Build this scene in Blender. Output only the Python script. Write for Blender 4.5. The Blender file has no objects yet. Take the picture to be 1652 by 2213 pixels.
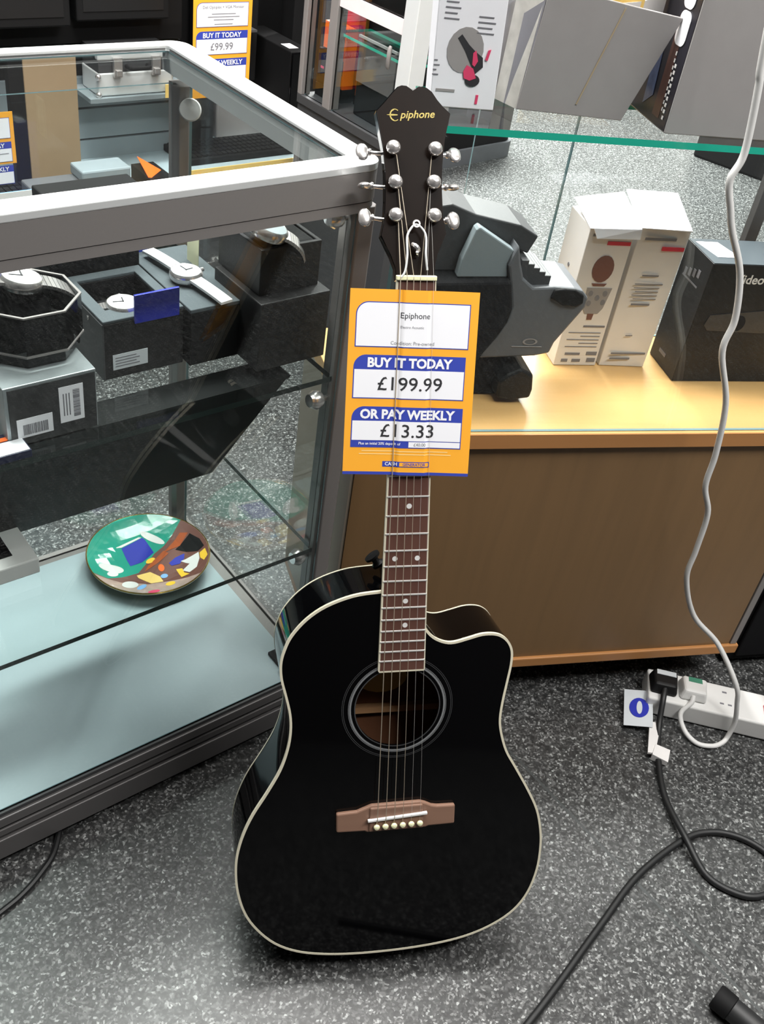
import bpy, bmesh, math, random
from mathutils import Vector, Matrix
random.seed(7)
S = bpy.context.scene
COL = S.collection
PI = math.pi

# ------------------------------------------------------------------ camera
R = ((0.78977072, -0.59898928, 0.13218947),
     (-0.29497653, -0.55981454, -0.77433618),
     (0.53782066, 0.57255525, -0.61881291))
cam_d = bpy.data.cameras.new('camera')
cam = bpy.data.objects.new('camera', cam_d)
COL.objects.link(cam)
cam_d.sensor_fit = 'VERTICAL'
cam_d.sensor_height = 36.0
cam_d.sensor_width = 36.0 * 1652 / 2213
cam_d.lens = 36.0 * 2163.47 / 2213
cam_d.clip_start = 0.02
cam.matrix_world = Matrix(((R[0][0], -R[1][0], -R[2][0], 0.0),
                           (R[0][1], -R[1][1], -R[2][1], 0.0),
                           (R[0][2], -R[1][2], -R[2][2], 1.31),
                           (0, 0, 0, 1)))
S.camera = cam

# ------------------------------------------------------------------ light
S.view_settings.view_transform = 'Standard'
S.view_settings.look = 'None'
S.view_settings.gamma = 1.0
S.view_settings.exposure = 1.0
S.view_settings.use_curve_mapping = False
try:
    S.cycles.use_denoising = True
    S.cycles.transparent_max_bounces = 40
    S.cycles.max_bounces = 10
    S.cycles.caustics_reflective = False
    S.cycles.caustics_refractive = False
    S.cycles.sample_clamp_indirect = 6.0
except Exception:
    pass
W = bpy.data.worlds.new('world')
S.world = W
W.use_nodes = True
W.node_tree.nodes['Background'].inputs[0].default_value = (0.9, 0.95, 1.0, 1)
W.node_tree.nodes['Background'].inputs[1].default_value = 0.02


def area(name, loc, sx, sy, power, col=(1.0, 0.98, 0.95), aim=None):
    d = bpy.data.lights.new(name, 'AREA')
    d.shape = 'RECTANGLE'
    d.size, d.size_y, d.energy, d.color = sx, sy, power, col
    o = bpy.data.objects.new(name, d)
    COL.objects.link(o)
    o.location = loc
    if aim:
        o.rotation_euler = (Vector(aim) - Vector(loc)).to_track_quat('-Z', 'Y').to_euler()
    return o


area('ceiling_lamp_near', (0.55, 0.75, 2.62), 0.3, 1.5, 17)
area('ceiling_lamp_front', (1.3, -0.55, 2.62), 1.6, 0.3, 32)
area('ceiling_lamp_counter', (0.3, 1.6, 2.62), 1.5, 0.3, 24)
area('ceiling_lamp_cabinet', (1.75, 1.15, 2.62), 1.5, 0.3, 34)
area('ceiling_lamp_far', (3.3, 3.7, 2.62), 1.8, 1.2, 430)
area('ceiling_lamp_aisle', (0.9, 1.75, 2.62), 2.0, 0.3, 46)

# ------------------------------------------------------------------ mesh helpers
I4 = Matrix.Identity(4)
TH = math.radians(-25.52034)
RC = Matrix.Rotation(TH, 4, 'Z')                       # right cabinet frame (u, n, z)
GT = Matrix(((0.87947598, -0.14578512, 0.4530659, 0.67561037),   # guitar frame (a, d, h) in metres
             (-0.47428721, -0.34779538, 0.80875832, 0.72815172),
             (0.03966929, -0.92616687, -0.3750217, 0.84611641),
             (0, 0, 0, 1)))
_WM = {}
DEF = {'F': I4}                                       # frame used when a builder is given none


def cr(pts, n=6, closed=False):
    P = [Vector(p) for p in pts]
    out = []
    m = len(P)
    rng = range(m) if closed else range(m - 1)
    for i in rng:
        if closed:
            p0, p1, p2, p3 = P[(i - 1) % m], P[i], P[(i + 1) % m], P[(i + 2) % m]
        else:
            p0, p1, p2, p3 = P[max(i - 1, 0)], P[i], P[i + 1], P[min(i + 2, m - 1)]
        for k in range(n):
            t = k / n
            out.append(0.5 * ((2 * p1) + (-p0 + p2) * t + (2 * p0 - 5 * p1 + 4 * p2 - p3) * t * t + (-p0 + 3 * p1 - 3 * p2 + p3) * t ** 3))
    if not closed:
        out.append(P[-1].copy())
    return out


class MB:
    def __init__(self):
        self.v, self.f, self.m = [], [], []

    def add(self, vs, fs, mi=0):
        o = len(self.v)
        self.v += [Vector(p) for p in vs]
        for k, f in enumerate(fs):
            self.f.append([o + i for i in f])
            self.m.append(mi[k] if isinstance(mi, (list, tuple)) else mi)
        return self

    def box(self, x0, x1, y0, y1, z0, z1, mi=0):
        v = [(x, y, z) for z in (z0, z1) for y in (y0, y1) for x in (x0, x1)]
        f = [(0, 2, 3, 1), (4, 5, 7, 6), (0, 1, 5, 4), (2, 6, 7, 3), (0, 4, 6, 2), (1, 3, 7, 5)]
        return self.add(v, f, mi)

    def pane(self, x0, x1, y0, y1, z0, z1, edge=1):
        d = [x1 - x0, y1 - y0, z1 - z0]
        t = d.index(min(d))
        mi = [edge] * 6
        pair = {2: (0, 1), 1: (2, 3), 0: (4, 5)}[t]
        for k in pair:
            mi[k] = 0
        return self.box(x0, x1, y0, y1, z0, z1, mi)

    def hexa(self, b, t, mi=0):                              # bottom quad, top quad
        return self.add(list(b) + list(t), [(3, 2, 1, 0), (4, 5, 6, 7), (0, 1, 5, 4), (1, 2, 6, 5), (2, 3, 7, 6), (3, 0, 4, 7)], mi)

    def prism(self, poly, lo, hi, fn=lambda a, b, c: (a, b, c), mi=0, side=None):   # poly (a,b), extruded along c
        n = len(poly)
        vs = [fn(a, b, lo) for a, b in poly] + [fn(a, b, hi) for a, b in poly]
        fs = [tuple(range(n))[::-1], tuple(range(n, 2 * n))] + [(i, (i + 1) % n, n + (i + 1) % n, n + i) for i in range(n)]
        ms = [mi, mi] + [mi if side is None else side] * n
        return self.add(vs, fs, ms)

    def tube(self, pts, r, seg=10, mi=0, caps=True):
        P = [Vector(p) for p in pts]
        rs = r if isinstance(r, (list, tuple)) else [r] * len(P)
        o = len(self.v)
        up = None
        for i, p in enumerate(P):
            t = (P[min(i + 1, len(P) - 1)] - P[max(i - 1, 0)]).normalized()
            if up is None:
                up = t.orthogonal().normalized()
            up = (up - t * up.dot(t)).normalized()
            s = t.cross(up)
            for k in range(seg):
                a = 2 * PI * k / seg
                self.v.append(p + (up * math.cos(a) + s * math.sin(a)) * rs[i])
        for i in range(len(P) - 1):
            for k in range(seg):
                a, b = o + i * seg + k, o + i * seg + (k + 1) % seg
                self.f.append([a, b, b + seg, a + seg])
                self.m.append(mi)
        if caps:
            self.f.append([o + k for k in range(seg)][::-1]); self.m.append(mi)
            e = o + (len(P) - 1) * seg
            self.f.append([e + k for k in range(seg)]); self.m.append(mi)
        return self

    def lathe(self, prof, c, ax=(0, 0, 1), seg=24, mi=0):    # prof (r, t) along ax
        ax = Vector(ax).normalized()
        e1 = ax.orthogonal().normalized()
        e2 = ax.cross(e1)
        c = Vector(c)
        o = len(self.v)
        for r, t in prof:
            for k in range(seg):
                a = 2 * PI * k / seg
                self.v.append(c + ax * t + (e1 * math.cos(a) + e2 * math.sin(a)) * max(r, 1e-5))
        for i in range(len(prof) - 1):
            for k in range(seg):
                a, b = o + i * seg + k, o + i * seg + (k + 1) % seg
                self.f.append([a, b, b + seg, a + seg]); self.m.append(mi)
        closed = prof[0] == prof[-1]
        if prof[0][0] > 1e-4 and not closed:
            self.f.append([o + k for k in range(seg)][::-1]); self.m.append(mi)
        if prof[-1][0] > 1e-4 and not closed:
            e = o + (len(prof) - 1) * seg
            self.f.append([e + k for k in range(seg)]); self.m.append(mi)
        return self

    def ball(self, c, r, sc=(1, 1, 1), seg=14, mi=0):
        n = seg // 2
        o = len(self.v)
        c = Vector(c)
        for i in range(n + 1):
            p = PI * i / n
            for k in range(seg):
                a = 2 * PI * k / seg
                self.v.append(c + Vector((r * sc[0] * math.sin(p) * math.cos(a), r * sc[1] * math.sin(p) * math.sin(a), r * sc[2] * math.cos(p))))
        for i in range(n):
            for k in range(seg):
                a, b = o + i * seg + k, o + i * seg + (k + 1) % seg
                self.f.append([a, a + seg, b + seg, b]); self.m.append(mi)
        return self

    def mesh(self, name, mats, Minv):
        me = bpy.data.meshes.new(name)
        me.from_pydata([tuple(Minv @ p) for p in self.v], [], self.f)
        for k in mats:
            me.materials.append(k)
        for p, k in zip(me.polygons, self.m):
            p.material_index = min(k, len(mats) - 1)
        bm = bmesh.new()
        bm.from_mesh(me)
        bmesh.ops.remove_doubles(bm, verts=bm.verts, dist=1e-6)
        bmesh.ops.recalc_face_normals(bm, faces=bm.faces)
        bm.to_mesh(me)
        bm.free()
        return me


def tag(o, label=None, cat=None, group=None, kind=None):
    if label: o['label'] = label
    if cat: o['category'] = cat
    if group: o['group'] = group
    if kind: o['kind'] = kind
    return o


def thing(name, label, cat, loc, F=None, group=None, kind=None):
    F = DEF['F'] if F is None else F
    o = bpy.data.objects.new(name, None)
    o.empty_display_size = 0.05
    COL.objects.link(o)
    M = F.to_quaternion().to_matrix().to_4x4()
    M.translation = F @ Vector(loc)
    o.matrix_world = M
    _WM[o.name] = M
    return tag(o, label, cat, group, kind)


def part(name, mb, mats, parent=None, F=None, bevel=0.0, smooth=False, label=None, kind=None, seg=2):
    F = DEF['F'] if F is None else F
    if not isinstance(mats, (list, tuple)):
        mats = [mats]
    if parent is None:                                      # a top-level mesh: origin at the base of its box
        lo = [min(p[i] for p in mb.v) for i in range(3)]
        hi = [max(p[i] for p in mb.v) for i in range(3)]
        M = F.to_quaternion().to_matrix().to_4x4()
        M.translation = F @ Vector(((lo[0] + hi[0]) / 2, (lo[1] + hi[1]) / 2, lo[2]))
    else:
        M = _WM[parent.name]
    me = mb.mesh(name, mats, M.inverted() @ F)
    o = bpy.data.objects.new(name, me)
    COL.objects.link(o)
    if parent is None:
        o.matrix_world = M
    else:
        o.parent = parent
    _WM[o.name] = M
    if smooth:
        for p in me.polygons:
            p.use_smooth = True
        try:
            me.set_sharp_from_angle(angle=math.radians(40))
        except Exception:
            pass
    if bevel:
        b = o.modifiers.new('bevel', 'BEVEL')
        b.width, b.segments, b.limit_method, b.angle_limit = bevel, seg, 'ANGLE', math.radians(40)
        b.harden_normals = False
    if label: o['label'] = label
    if kind: o['kind'] = kind
    return o


def text2d(s, size, bold=0.0, shear=0.0, sx=1.0):
    c = bpy.data.curves.new('txt', 'FONT')
    c.body, c.size, c.offset, c.shear = s, size, bold, shear
    c.align_x, c.align_y = 'CENTER', 'CENTER'
    c.resolution_u = 3
    o = bpy.data.objects.new('txt', c)
    COL.objects.link(o)
    dg = bpy.context.evaluated_depsgraph_get()
    me = bpy.data.meshes.new_from_object(o.evaluated_get(dg))
    V = [(v.co.x * sx, v.co.y) for v in me.vertices]
    Fc = [tuple(p.vertices) for p in me.polygons]
    bpy.data.objects.remove(o)
    bpy.data.curves.remove(c)
    bpy.data.meshes.remove(me)
    return V, Fc


def put_text(mb, s, size, fn, bold=0.0, shear=0.0, sx=1.0, mi=0):   # fn(x, y) -> 3d point
    V, Fc = text2d(s, size, bold, shear, sx)
    mb.add([fn(x, y) for x, y in V], Fc, mi)


# ------------------------------------------------------------------ materials
def lin(c):
    return tuple(((x / 255) / 12.92 if x <= 10 else ((x / 255 + 0.055) / 1.055) ** 2.4) for x in c) + (1.0,)


def mat(name, c, rough=0.5, metal=0.0, spec=0.5, var=0.06, scale=40.0, stretch=(1, 1, 1), coat=0.0, bump=0.0):
    m = bpy.data.materials.new(name)
    m.use_nodes = True
    nt = m.node_tree
    b = nt.nodes['Principled BSDF']
    b.inputs['Roughness'].default_value = rough
    b.inputs['Metallic'].default_value = metal
    b.inputs['Specular IOR Level'].default_value = spec
    b.inputs['Coat Weight'].default_value = coat
    tc = nt.nodes.new('ShaderNodeTexCoord')
    mp = nt.nodes.new('ShaderNodeMapping')
    mp.inputs['Scale'].default_value = stretch
    nz = nt.nodes.new('ShaderNodeTexNoise')
    nz.inputs['Scale'].default_value = scale
    nz.inputs['Detail'].default_value = 4
    mx = nt.nodes.new('ShaderNodeMix')
    mx.data_type = 'RGBA'
    L = lin(c)
    mx.inputs[6].default_value = tuple(x * (1 - var) for x in L[:3]) + (1,)
    mx.inputs[7].default_value = tuple(min(1, x * (1 + var)) for x in L[:3]) + (1,)
    nt.links.new(tc.outputs['Object'], mp.inputs[0])
    nt.links.new(mp.outputs[0], nz.inputs['Vector'])
    nt.links.new(nz.outputs[0], mx.inputs[0])
    nt.links.new(mx.outputs[2], b.inputs['Base Color'])
    if bump:
        bp = nt.nodes.new('ShaderNodeBump')
        bp.inputs['Strength'].default_value = bump
        bp.inputs['Distance'].default_value = 0.002
        nt.links.new(nz.outputs[0], bp.inputs['Height'])
        nt.links.new(bp.outputs[0], b.inputs['Normal'])
    return m


def wood(name, c1, c2, axis, rough=0.4, scale=9.0, spec=0.4):
    m = mat(name, c1, rough, spec=spec)
    nt = m.node_tree
    mp = [n for n in nt.nodes if n.type == 'MAPPING'][0]
    st = [5.0, 5.0, 5.0]
    st[axis] = 0.35
    mp.inputs['Scale'].default_value = st
    nz = [n for n in nt.nodes if n.type == 'TEX_NOISE'][0]
    nz.inputs['Scale'].default_value = scale
    nz.inputs['Detail'].default_value = 8
    nz.inputs['Distortion'].default_value = 0.6
    mx = [n for n in nt.nodes if n.type == 'MIX'][0]
    mx.inputs[6].default_value = lin(c1)
    mx.inputs[7].default_value = lin(c2)
    return m


def glass(name, tint=(0.97, 0.99, 0.985), f0=0.04):
    m = bpy.data.materials.new(name)
    m.use_nodes = True
    nt = m.node_tree
    nt.nodes.clear()
    out = nt.nodes.new('ShaderNodeOutputMaterial')
    mix = nt.nodes.new('ShaderNodeMixShader')
    tr = nt.nodes.new('ShaderNodeBsdfTransparent')
    gl = nt.nodes.new('ShaderNodeBsdfGlossy')
    tr.inputs[0].default_value = tint + (1,)
    gl.inputs['Roughness'].default_value = 0.0
    lw = nt.nodes.new('ShaderNodeLayerWeight')
    lw.inputs['Blend'].default_value = 0.5
    pw = nt.nodes.new('ShaderNodeMath'); pw.operation = 'POWER'; pw.inputs[1].default_value = 5.0
    ma = nt.nodes.new('ShaderNodeMath'); ma.operation = 'MULTIPLY_ADD'
    ma.inputs[1].default_value = 1 - f0; ma.inputs[2].default_value = f0
    nt.links.new(lw.outputs['Facing'], pw.inputs[0])
    nt.links.new(pw.outputs[0], ma.inputs[0])
    nt.links.new(ma.outputs[0], mix.inputs[0])
    nt.links.new(tr.outputs[0], mix.inputs[1])
    nt.links.new(gl.outputs[0], mix.inputs[2])
    nt.links.new(mix.outputs[0], out.inputs[0])
    return m


def floor_mat():
    m = bpy.data.materials.new('speckled_vinyl')
    m.use_nodes = True
    nt = m.node_tree
    b = nt.nodes['Principled BSDF']
    b.inputs['Roughness'].default_value = 0.38
    b.inputs['Specular IOR Level'].default_value = 0.5
    tc = nt.nodes.new('ShaderNodeTexCoord')
    nz = nt.nodes.new('ShaderNodeTexNoise'); nz.inputs['Scale'].default_value = 30
    dm = nt.nodes.new('ShaderNodeVectorMath'); dm.operation = 'MULTIPLY_ADD'
    dm.inputs[1].default_value = (0.012, 0.012, 0.012)
    nt.links.new(tc.outputs['Object'], nz.inputs['Vector'])
    nt.links.new(nz.outputs['Color'], dm.inputs[0])
    nt.links.new(tc.outputs['Object'], dm.inputs[2])
    vo = nt.nodes.new('ShaderNodeTexVoronoi'); vo.inputs['Scale'].default_value = 330
    nt.links.new(dm.outputs[0], vo.inputs['Vector'])
    sx = nt.nodes.new('ShaderNodeSeparateColor')
    nt.links.new(vo.outputs['Color'], sx.inputs[0])
    rp = nt.nodes.new('ShaderNodeValToRGB')
    el = rp.color_ramp.elements
    el[0].position = 0.0; el[0].color = (0.035, 0.037, 0.038, 1)
    el[1].position = 1.0; el[1].color = (0.42, 0.44, 0.43, 1)
    for p, c in ((0.40, 0.045), (0.62, 0.085), (0.84, 0.15), (0.94, 0.30)):
        e = el.new(p); e.color = (c, c * 1.02, c * 1.01, 1)
    nt.links.new(sx.outputs[0], rp.inputs[0])
    v2 = nt.nodes.new('ShaderNodeTexNoise'); v2.inputs['Scale'].default_value = 95; v2.inputs['Detail'].default_value = 6
    nt.links.new(tc.outputs['Object'], v2.inputs['Vector'])
    mr = nt.nodes.new('ShaderNodeMapRange')
    mr.inputs[1].default_value = 0.35; mr.inputs[2].default_value = 0.68; mr.inputs[3].default_value = 0.35; mr.inputs[4].default_value = 1.10
    nt.links.new(v2.outputs[0], mr.inputs[0])
    mu = nt.nodes.new('ShaderNodeMix'); mu.data_type = 'RGBA'; mu.blend_type = 'MULTIPLY'; mu.inputs[0].default_value = 1.0
    nt.links.new(rp.outputs[0], mu.inputs[6])
    nt.links.new(mr.outputs[0], mu.inputs[7])
    # welded seams every 1.2 m along x
    sp = nt.nodes.new('ShaderNodeSeparateXYZ')
    nt.links.new(tc.outputs['Object'], sp.inputs[0])
    md = nt.nodes.new('ShaderNodeMath'); md.operation = 'PINGPONG'; md.inputs[1].default_value = 0.75
    ad = nt.nodes.new('ShaderNodeMath'); ad.operation = 'SUBTRACT'; ad.inputs[1].default_value = 0.946
    nt.links.new(sp.outputs[0], ad.inputs[0]); nt.links.new(ad.outputs[0], md.inputs[0])
    lt = nt.nodes.new('ShaderNodeMath'); lt.operation = 'LESS_THAN'; lt.inputs[1].default_value = 0.0022
    nt.links.new(md.outputs[0], lt.inputs[0])
    m2 = nt.nodes.new('ShaderNodeMix'); m2.data_type = 'RGBA'
    m2.inputs[7].default_value = (0.05, 0.055, 0.055, 1)
    nt.links.new(lt.outputs[0], m2.inputs[0]); nt.links.new(mu.outputs[2], m2.inputs[6])
    nt.links.new(m2.outputs[2], b.inputs['Base Color'])
    return m


M = {}
M['floor'] = floor_mat()
M['wall'] = mat('wall_paint', (150, 148, 146), 0.8)
M['ceil'] = mat('ceiling_tile', (200, 200, 198), 0.9)
M['dark_wall'] = mat('dark_panel', (38, 36, 38), 0.7)
M['alu'] = mat('satin_aluminium', (140, 136, 134), 0.45, 0.25, var=0.03, scale=300)
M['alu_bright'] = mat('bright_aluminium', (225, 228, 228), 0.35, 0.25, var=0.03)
M['alu_dark'] = mat('grey_aluminium', (112, 110, 110), 0.5, 0.4, var=0.03)
M['glass'] = glass('clear_glass')
M['gedge_dark'] = mat('dark_glass_edge', (38, 48, 46), 0.2)
M['gedge_teal'] = mat('teal_glass_edge', (40, 178, 152), 0.2)  # bright diffuse teal stands in for light glowing out of the glass edge
M['gedge_pale'] = mat('pale_glass_edge', (120, 150, 155), 0.2)
M['deck'] = mat('pale_laminate', (168, 184, 190), 0.4, var=0.02)
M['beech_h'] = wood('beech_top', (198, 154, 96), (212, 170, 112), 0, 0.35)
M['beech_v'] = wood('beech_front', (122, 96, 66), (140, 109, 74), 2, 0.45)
M['beech_edge'] = wood('beech_edge', (176, 122, 72), (190, 136, 84), 0, 0.4)
M['side_pan'] = mat('pale_side_panel', (150, 140, 126), 0.5)
M['black'] = mat('black_plastic', (20, 20, 21), 0.5, spec=0.3)
M['black_soft'] = mat('black_fabric', (20, 20, 22), 0.9, spec=0.2)
M['black_leather'] = mat('black_leatherette', (17, 16, 17), 0.55, bump=0.1, scale=400)
M['near_black'] = mat('matt_black', (12, 12, 13), 0.7, spec=0.2)
M['gloss_black'] = mat('gloss_black_lacquer', (4, 4, 5), 0.06, spec=0.32, var=0.0)
M['dark_wood'] = wood('dark_stained_wood', (17, 12, 10), (25, 18, 14), 1, 0.35, spec=0.06)
M['rosewood'] = wood('rosewood', (80, 52, 44), (104, 70, 60), 1, 0.5)
M['bridge_wood'] = wood('bridge_wood', (122, 92, 76), (146, 114, 96), 0, 0.5)
M['ivory'] = mat('ivory_binding', (216, 210, 188), 0.35, var=0.02)
M['white_pl'] = mat('white_plastic', (228, 228, 226), 0.35, var=0.02)
M['cream_pl'] = mat('cream_plastic', (238, 238, 196), 0.35, var=0.02)
M['chrome'] = mat('chrome', (232, 228, 226), 0.22, 0.85, var=0.01)
M['steel'] = mat('fret_steel', (214, 212, 208), 0.35, 0.35)
M['bronze'] = mat('wound_string', (205, 192, 172), 0.4, 0.6)
M['rosette_grey'] = mat('rosette_grey', (120, 122, 124), 0.3)
M['inner_wood'] = wood('inner_wood', (186, 140, 98), (206, 160, 116), 0, 0.7)
M['paper_w'] = mat('white_paper', (240, 241, 246), 0.7, var=0.01)
M['paper_o'] = mat('orange_print', (250, 174, 46), 0.6, var=0.02)
M['print_blue'] = mat('blue_print', (48, 66, 170), 0.6, var=0.02)
M['ink'] = mat('black_ink', (40, 40, 44), 0.7)
M['ink_grey'] = mat('grey_ink', (120, 120, 126), 0.7)
M['ink_pale'] = mat('pale_ink', (255, 222, 150), 0.7)
M['gold'] = mat('gold_print', (142, 126, 58), 0.4, 0.3)
M['white_cable'] = mat('white_cable', (226, 226, 224), 0.45)
M['black_cable'] = mat('black_rubber', (24, 25, 26), 0.5)
M['red'] = mat('red_switch', (215, 40, 60), 0.4)
M['green'] = mat('green_sticker', (70, 135, 110), 0.5)
M['card_w'] = mat('white_card', (226, 224, 222), 0.6)
M['card_w2'] = mat('cool_white_card', (206, 212, 216), 0.6)
M['card_grey'] = mat('grey_board', (150, 147, 146), 0.7)
M['card_brown'] = mat('brown_cardboard', (158, 134, 104), 0.75)
M['grey_pl'] = mat('grey_plastic', (96, 98, 102), 0.5)
M['grey_light'] = mat('light_grey_plastic', (132, 142, 146), 0.5)
M['grey_dark'] = mat('dark_grey_plastic', (60, 61, 63), 0.5)
M['suede'] = mat('grey_suede', (74, 82, 86), 0.9)
M['slat'] = mat('grey_slatwall', (142, 154, 160), 0.5)
M['orange'] = mat('orange_card', (244, 108, 30), 0.5)
M['yellow'] = mat('yellow_card', (250, 200, 60), 0.5)
M['crimson'] = mat('crimson_card', (190, 30, 60), 0.5)
M['blue_card'] = mat('blue_card', (36, 48, 168), 0.4)
M['sky_blue'] = mat('sky_blue_card', (130, 180, 232), 0.5)
M['navy'] = mat('navy_print', (28, 34, 62), 0.35)
M['pink'] = mat('pink_print', (222, 70, 110), 0.5)
M['brown_print'] = mat('brown_print', (112, 70, 60), 0.5)
M['strip_y'] = mat('ticket_strip_yellow', (246, 208, 120), 0.4)
M['smoke'] = glass('smoked_plastic', (0.30, 0.31, 0.31), 0.05)
M['teal_gl'] = mat('teal_glaze', (52, 160, 138), 0.12, coat=0.4)

# ------------------------------------------------------------------ room
def struct(name, mb, m):
    o = part(name, mb, m)
    o['kind'] = 'structure'
    return o


X0, X1, Y0, Y1, ZC = -1.6, 6.0, -1.6, 5.2, 2.7
_fb = MB().box(X0, X1, Y0, Y1, -0.05, 0.0)
fl = part('floor', _fb, M['floor'], None)
fl.data.transform(Matrix.Translation(fl.location))
fl.location = (0, 0, 0)
fl['kind'] = 'structure'
struct('ceiling', MB().box(X0, X1, Y0, Y1, ZC, ZC + 0.05), M['ceil'])
struct('wall_back', MB().box(X0, X1, Y1, Y1 + 0.05, 0, ZC), M['wall'])
struct('wall_right', MB().box(X1, X1 + 0.05, Y0, Y1, 0, ZC), M['wall'])
struct('wall_left', MB().box(X0 - 0.05, X0, Y0, Y1, 0, ZC), M['dark_wall'])
struct('wall_front', MB().box(X0, X1, Y0 - 0.05, Y0, 0, ZC), M['dark_wall'])

# ================================================================== THE GLASS DISPLAY COUNTER (left)
XR, YF, YB = 0.680, 0.797, 1.235
XL = -0.55
ZT = 0.948
# the counter and its goods are drawn in a frame scaled up about the camera, which pushes them back: 1 unit = 1.05 m, its zero 65 mm below the floor
DEF['F'] = Matrix.Translation((0, 0, -0.0655)) @ Matrix.Scale(1.05, 4)
ctr = thing('display_counter', 'long aluminium-framed glass display counter with pale deck, left of the guitar', 'display counter', (0.06, 1.016, 0.0))
# base: fascia with ridges, deck, feet
b = MB().box(XL, 0.665, YF + 0.004, YF + 0.03, 0.08, 0.165)
b.box(XL, 0.665, YF - 0.002, YF + 0.004, 0.08, 0.118)
b.box(XL, 0.665, YF - 0.004, YF + 0.004, 0.148, 0.165)
b.box(XL, 0.665, YF - 0.001, YF + 0.004, 0.126, 0.138)
part('base_fascia', b, M['alu_dark'], ctr, bevel=0.0015)
part('side_fascia', MB().box(0.648, 0.676, YF + 0.03, YB, 0.08, 0.165), M['alu'], ctr, bevel=0.002)
part('back_fascia', MB().box(XL, 0.648, YB - 0.028, YB, 0.08, 0.165), M['alu'], ctr, bevel=0.002)
part('deck', MB().box(XL, 0.648, YF + 0.006, YB - 0.028, 0.15, 0.169), M['deck'], ctr)
part('deck_edge', MB().box(XL, 0.66, YF, YF + 0.006, 0.1655, 0.171), M['grey_dark'], ctr)
for x in (-0.45, 0.60):
    for y in (YF + 0.06, YB - 0.06):
        part('levelling_foot', MB().lathe([(0.022, 0), (0.022, 0.006), (0.01, 0.009), (0.01, 0.022)], (x, y, 0.0624)), M['near_black'], ctr, smooth=True)


def post(x0, x1, y0, y1, z0, z1):
    q = 0.006
    p = [(x0 + q, y0), (x1 - q, y0), (x1, y0 + q), (x1, y1 - q), (x1 - q, y1), (x0 + q, y1), (x0 + q, (y0 + y1) / 2 + 0.004), (x0 + 0.009, (y0 + y1) / 2 + 0.004),
         (x0 + 0.009, (y0 + y1) / 2 - 0.004), (x0, (y0 + y1) / 2 - 0.004), (x0, y0 + q)]
    return MB().prism(p, z0, z1)


part('corner_post', post(0.640, 0.6715, YF + 0.002, YF + 0.036, 0.08, 0.9), M['alu'], ctr, bevel=0.001)
part('corner_post', post(0.645, 0.6715, YB - 0.03, YB, 0.08, 0.9), M['alu'], ctr, bevel=0.001)
part('corner_post', post(XL, XL + 0.036, YF, YF + 0.036, 0.08, 0.9), M['alu'], ctr)
part('corner_post', post(XL, XL + 0.036, YB - 0.03, YB, 0.08, 0.9), M['alu'], ctr)


def rounded(x0, x1, y0, y1, r, n=8):
    out = []
    for cx, cy, a0 in ((x1 - r, y1 - r, 0), (x0 + r, y1 - r, 90), (x0 + r, y0 + r, 180), (x1 - r, y0 + r, 270)):
        for k in range(n + 1):
            a = math.radians(a0 + 90 * k / n)
            out.append((cx + r * math.cos(a), cy + r * math.sin(a)))
    return out


def ring(mb, o, i, z0, z1, mi=0):
    n = len(o)
    vs = [(x, y, z0) for x, y in o] + [(x, y, z1) for x, y in o] + [(x, y, z0) for x, y in i] + [(x, y, z1) for x, y in i]
    fs = []
    for k in range(n):
        j = (k + 1) % n
        fs += [(k, j, n + j, n + k), (2 * n + j, 2 * n + k, 3 * n + k, 3 * n + j), (n + k, n + j, 3 * n + j, 3 * n + k), (j, k, 2 * n + k, 2 * n + j)]
    mb.add(vs, fs, mi)
    return mb


XRO = 0.672
out = rounded(XL, XRO, YF, YB + 0.002, 0.022)
inn = rounded(XL + 0.035, XRO - 0.030, YF + 0.030, YB - 0.016, 0.004)
part('top_frame', ring(MB(), out, inn, 0.940, ZT), M['alu_bright'], ctr, bevel=0.0012)  # whiter than the front apron: glare from above put into the colour


def apron(z0, z1, k, y1):
    arc = [(XRO - 0.022 + (0.022 - k) * math.sin(math.radians(q)), YF + 0.022 - (0.022 - k) * math.cos(math.radians(q))) for q in range(0, 91, 10)]
    o = [(XL, YF + k)] + arc + [(XRO - k, y1)]
    i_ = [(XRO - 0.014, y1), (XRO - 0.014, YF + 0.014), (XL, YF + 0.014)]
    return MB().prism(o + i_, z0, z1)


part('front_apron', apron(0.908, 0.940, 0.0002, YF + 0.03), M['alu'], ctr)
part('side_apron', MB().box(XRO - 0.0295, XRO - 0.0004, YF + 0.0305, YB, 0.914, 0.940), M['alu_bright'], ctr)  # lighter metal stands in for light reflected onto the rail's inner face
part('lower_apron', apron(0.896, 0.9068, 0.0010, YF + 0.03), M['alu'], ctr)
part('glass_top', MB().pane(XL + 0.03, XRO - 0.03, YF + 0.012, YB - 0.016, 0.9395, 0.9445), [M['glass'], M['gedge_pale']], ctr)
part('front_glass', MB().pane(XL + 0.03, 0.643, YF + 0.003, YF + 0.007, 0.171, 0.9), [M['glass'], M['gedge_pale']], ctr)
part('side_glass', MB().pane(0.666, 0.670, YF + 0.03, YB - 0.03, 0.165, 0.9), [M['glass'], M['gedge_pale']], ctr)
part('back_glass', MB().pane(XL + 0.03, 0.65, YB - 0.014, YB - 0.010, 0.165, 0.9), [M['glass'], M['gedge_pale']], ctr)
for z in (0.691, 0.420):
    part('glass_shelf', MB().pane(XL + 0.03, 0.641, YF + 0.010, YB - 0.04, z - 0.007, z), [M['glass'], M['gedge_dark']], ctr)
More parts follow.
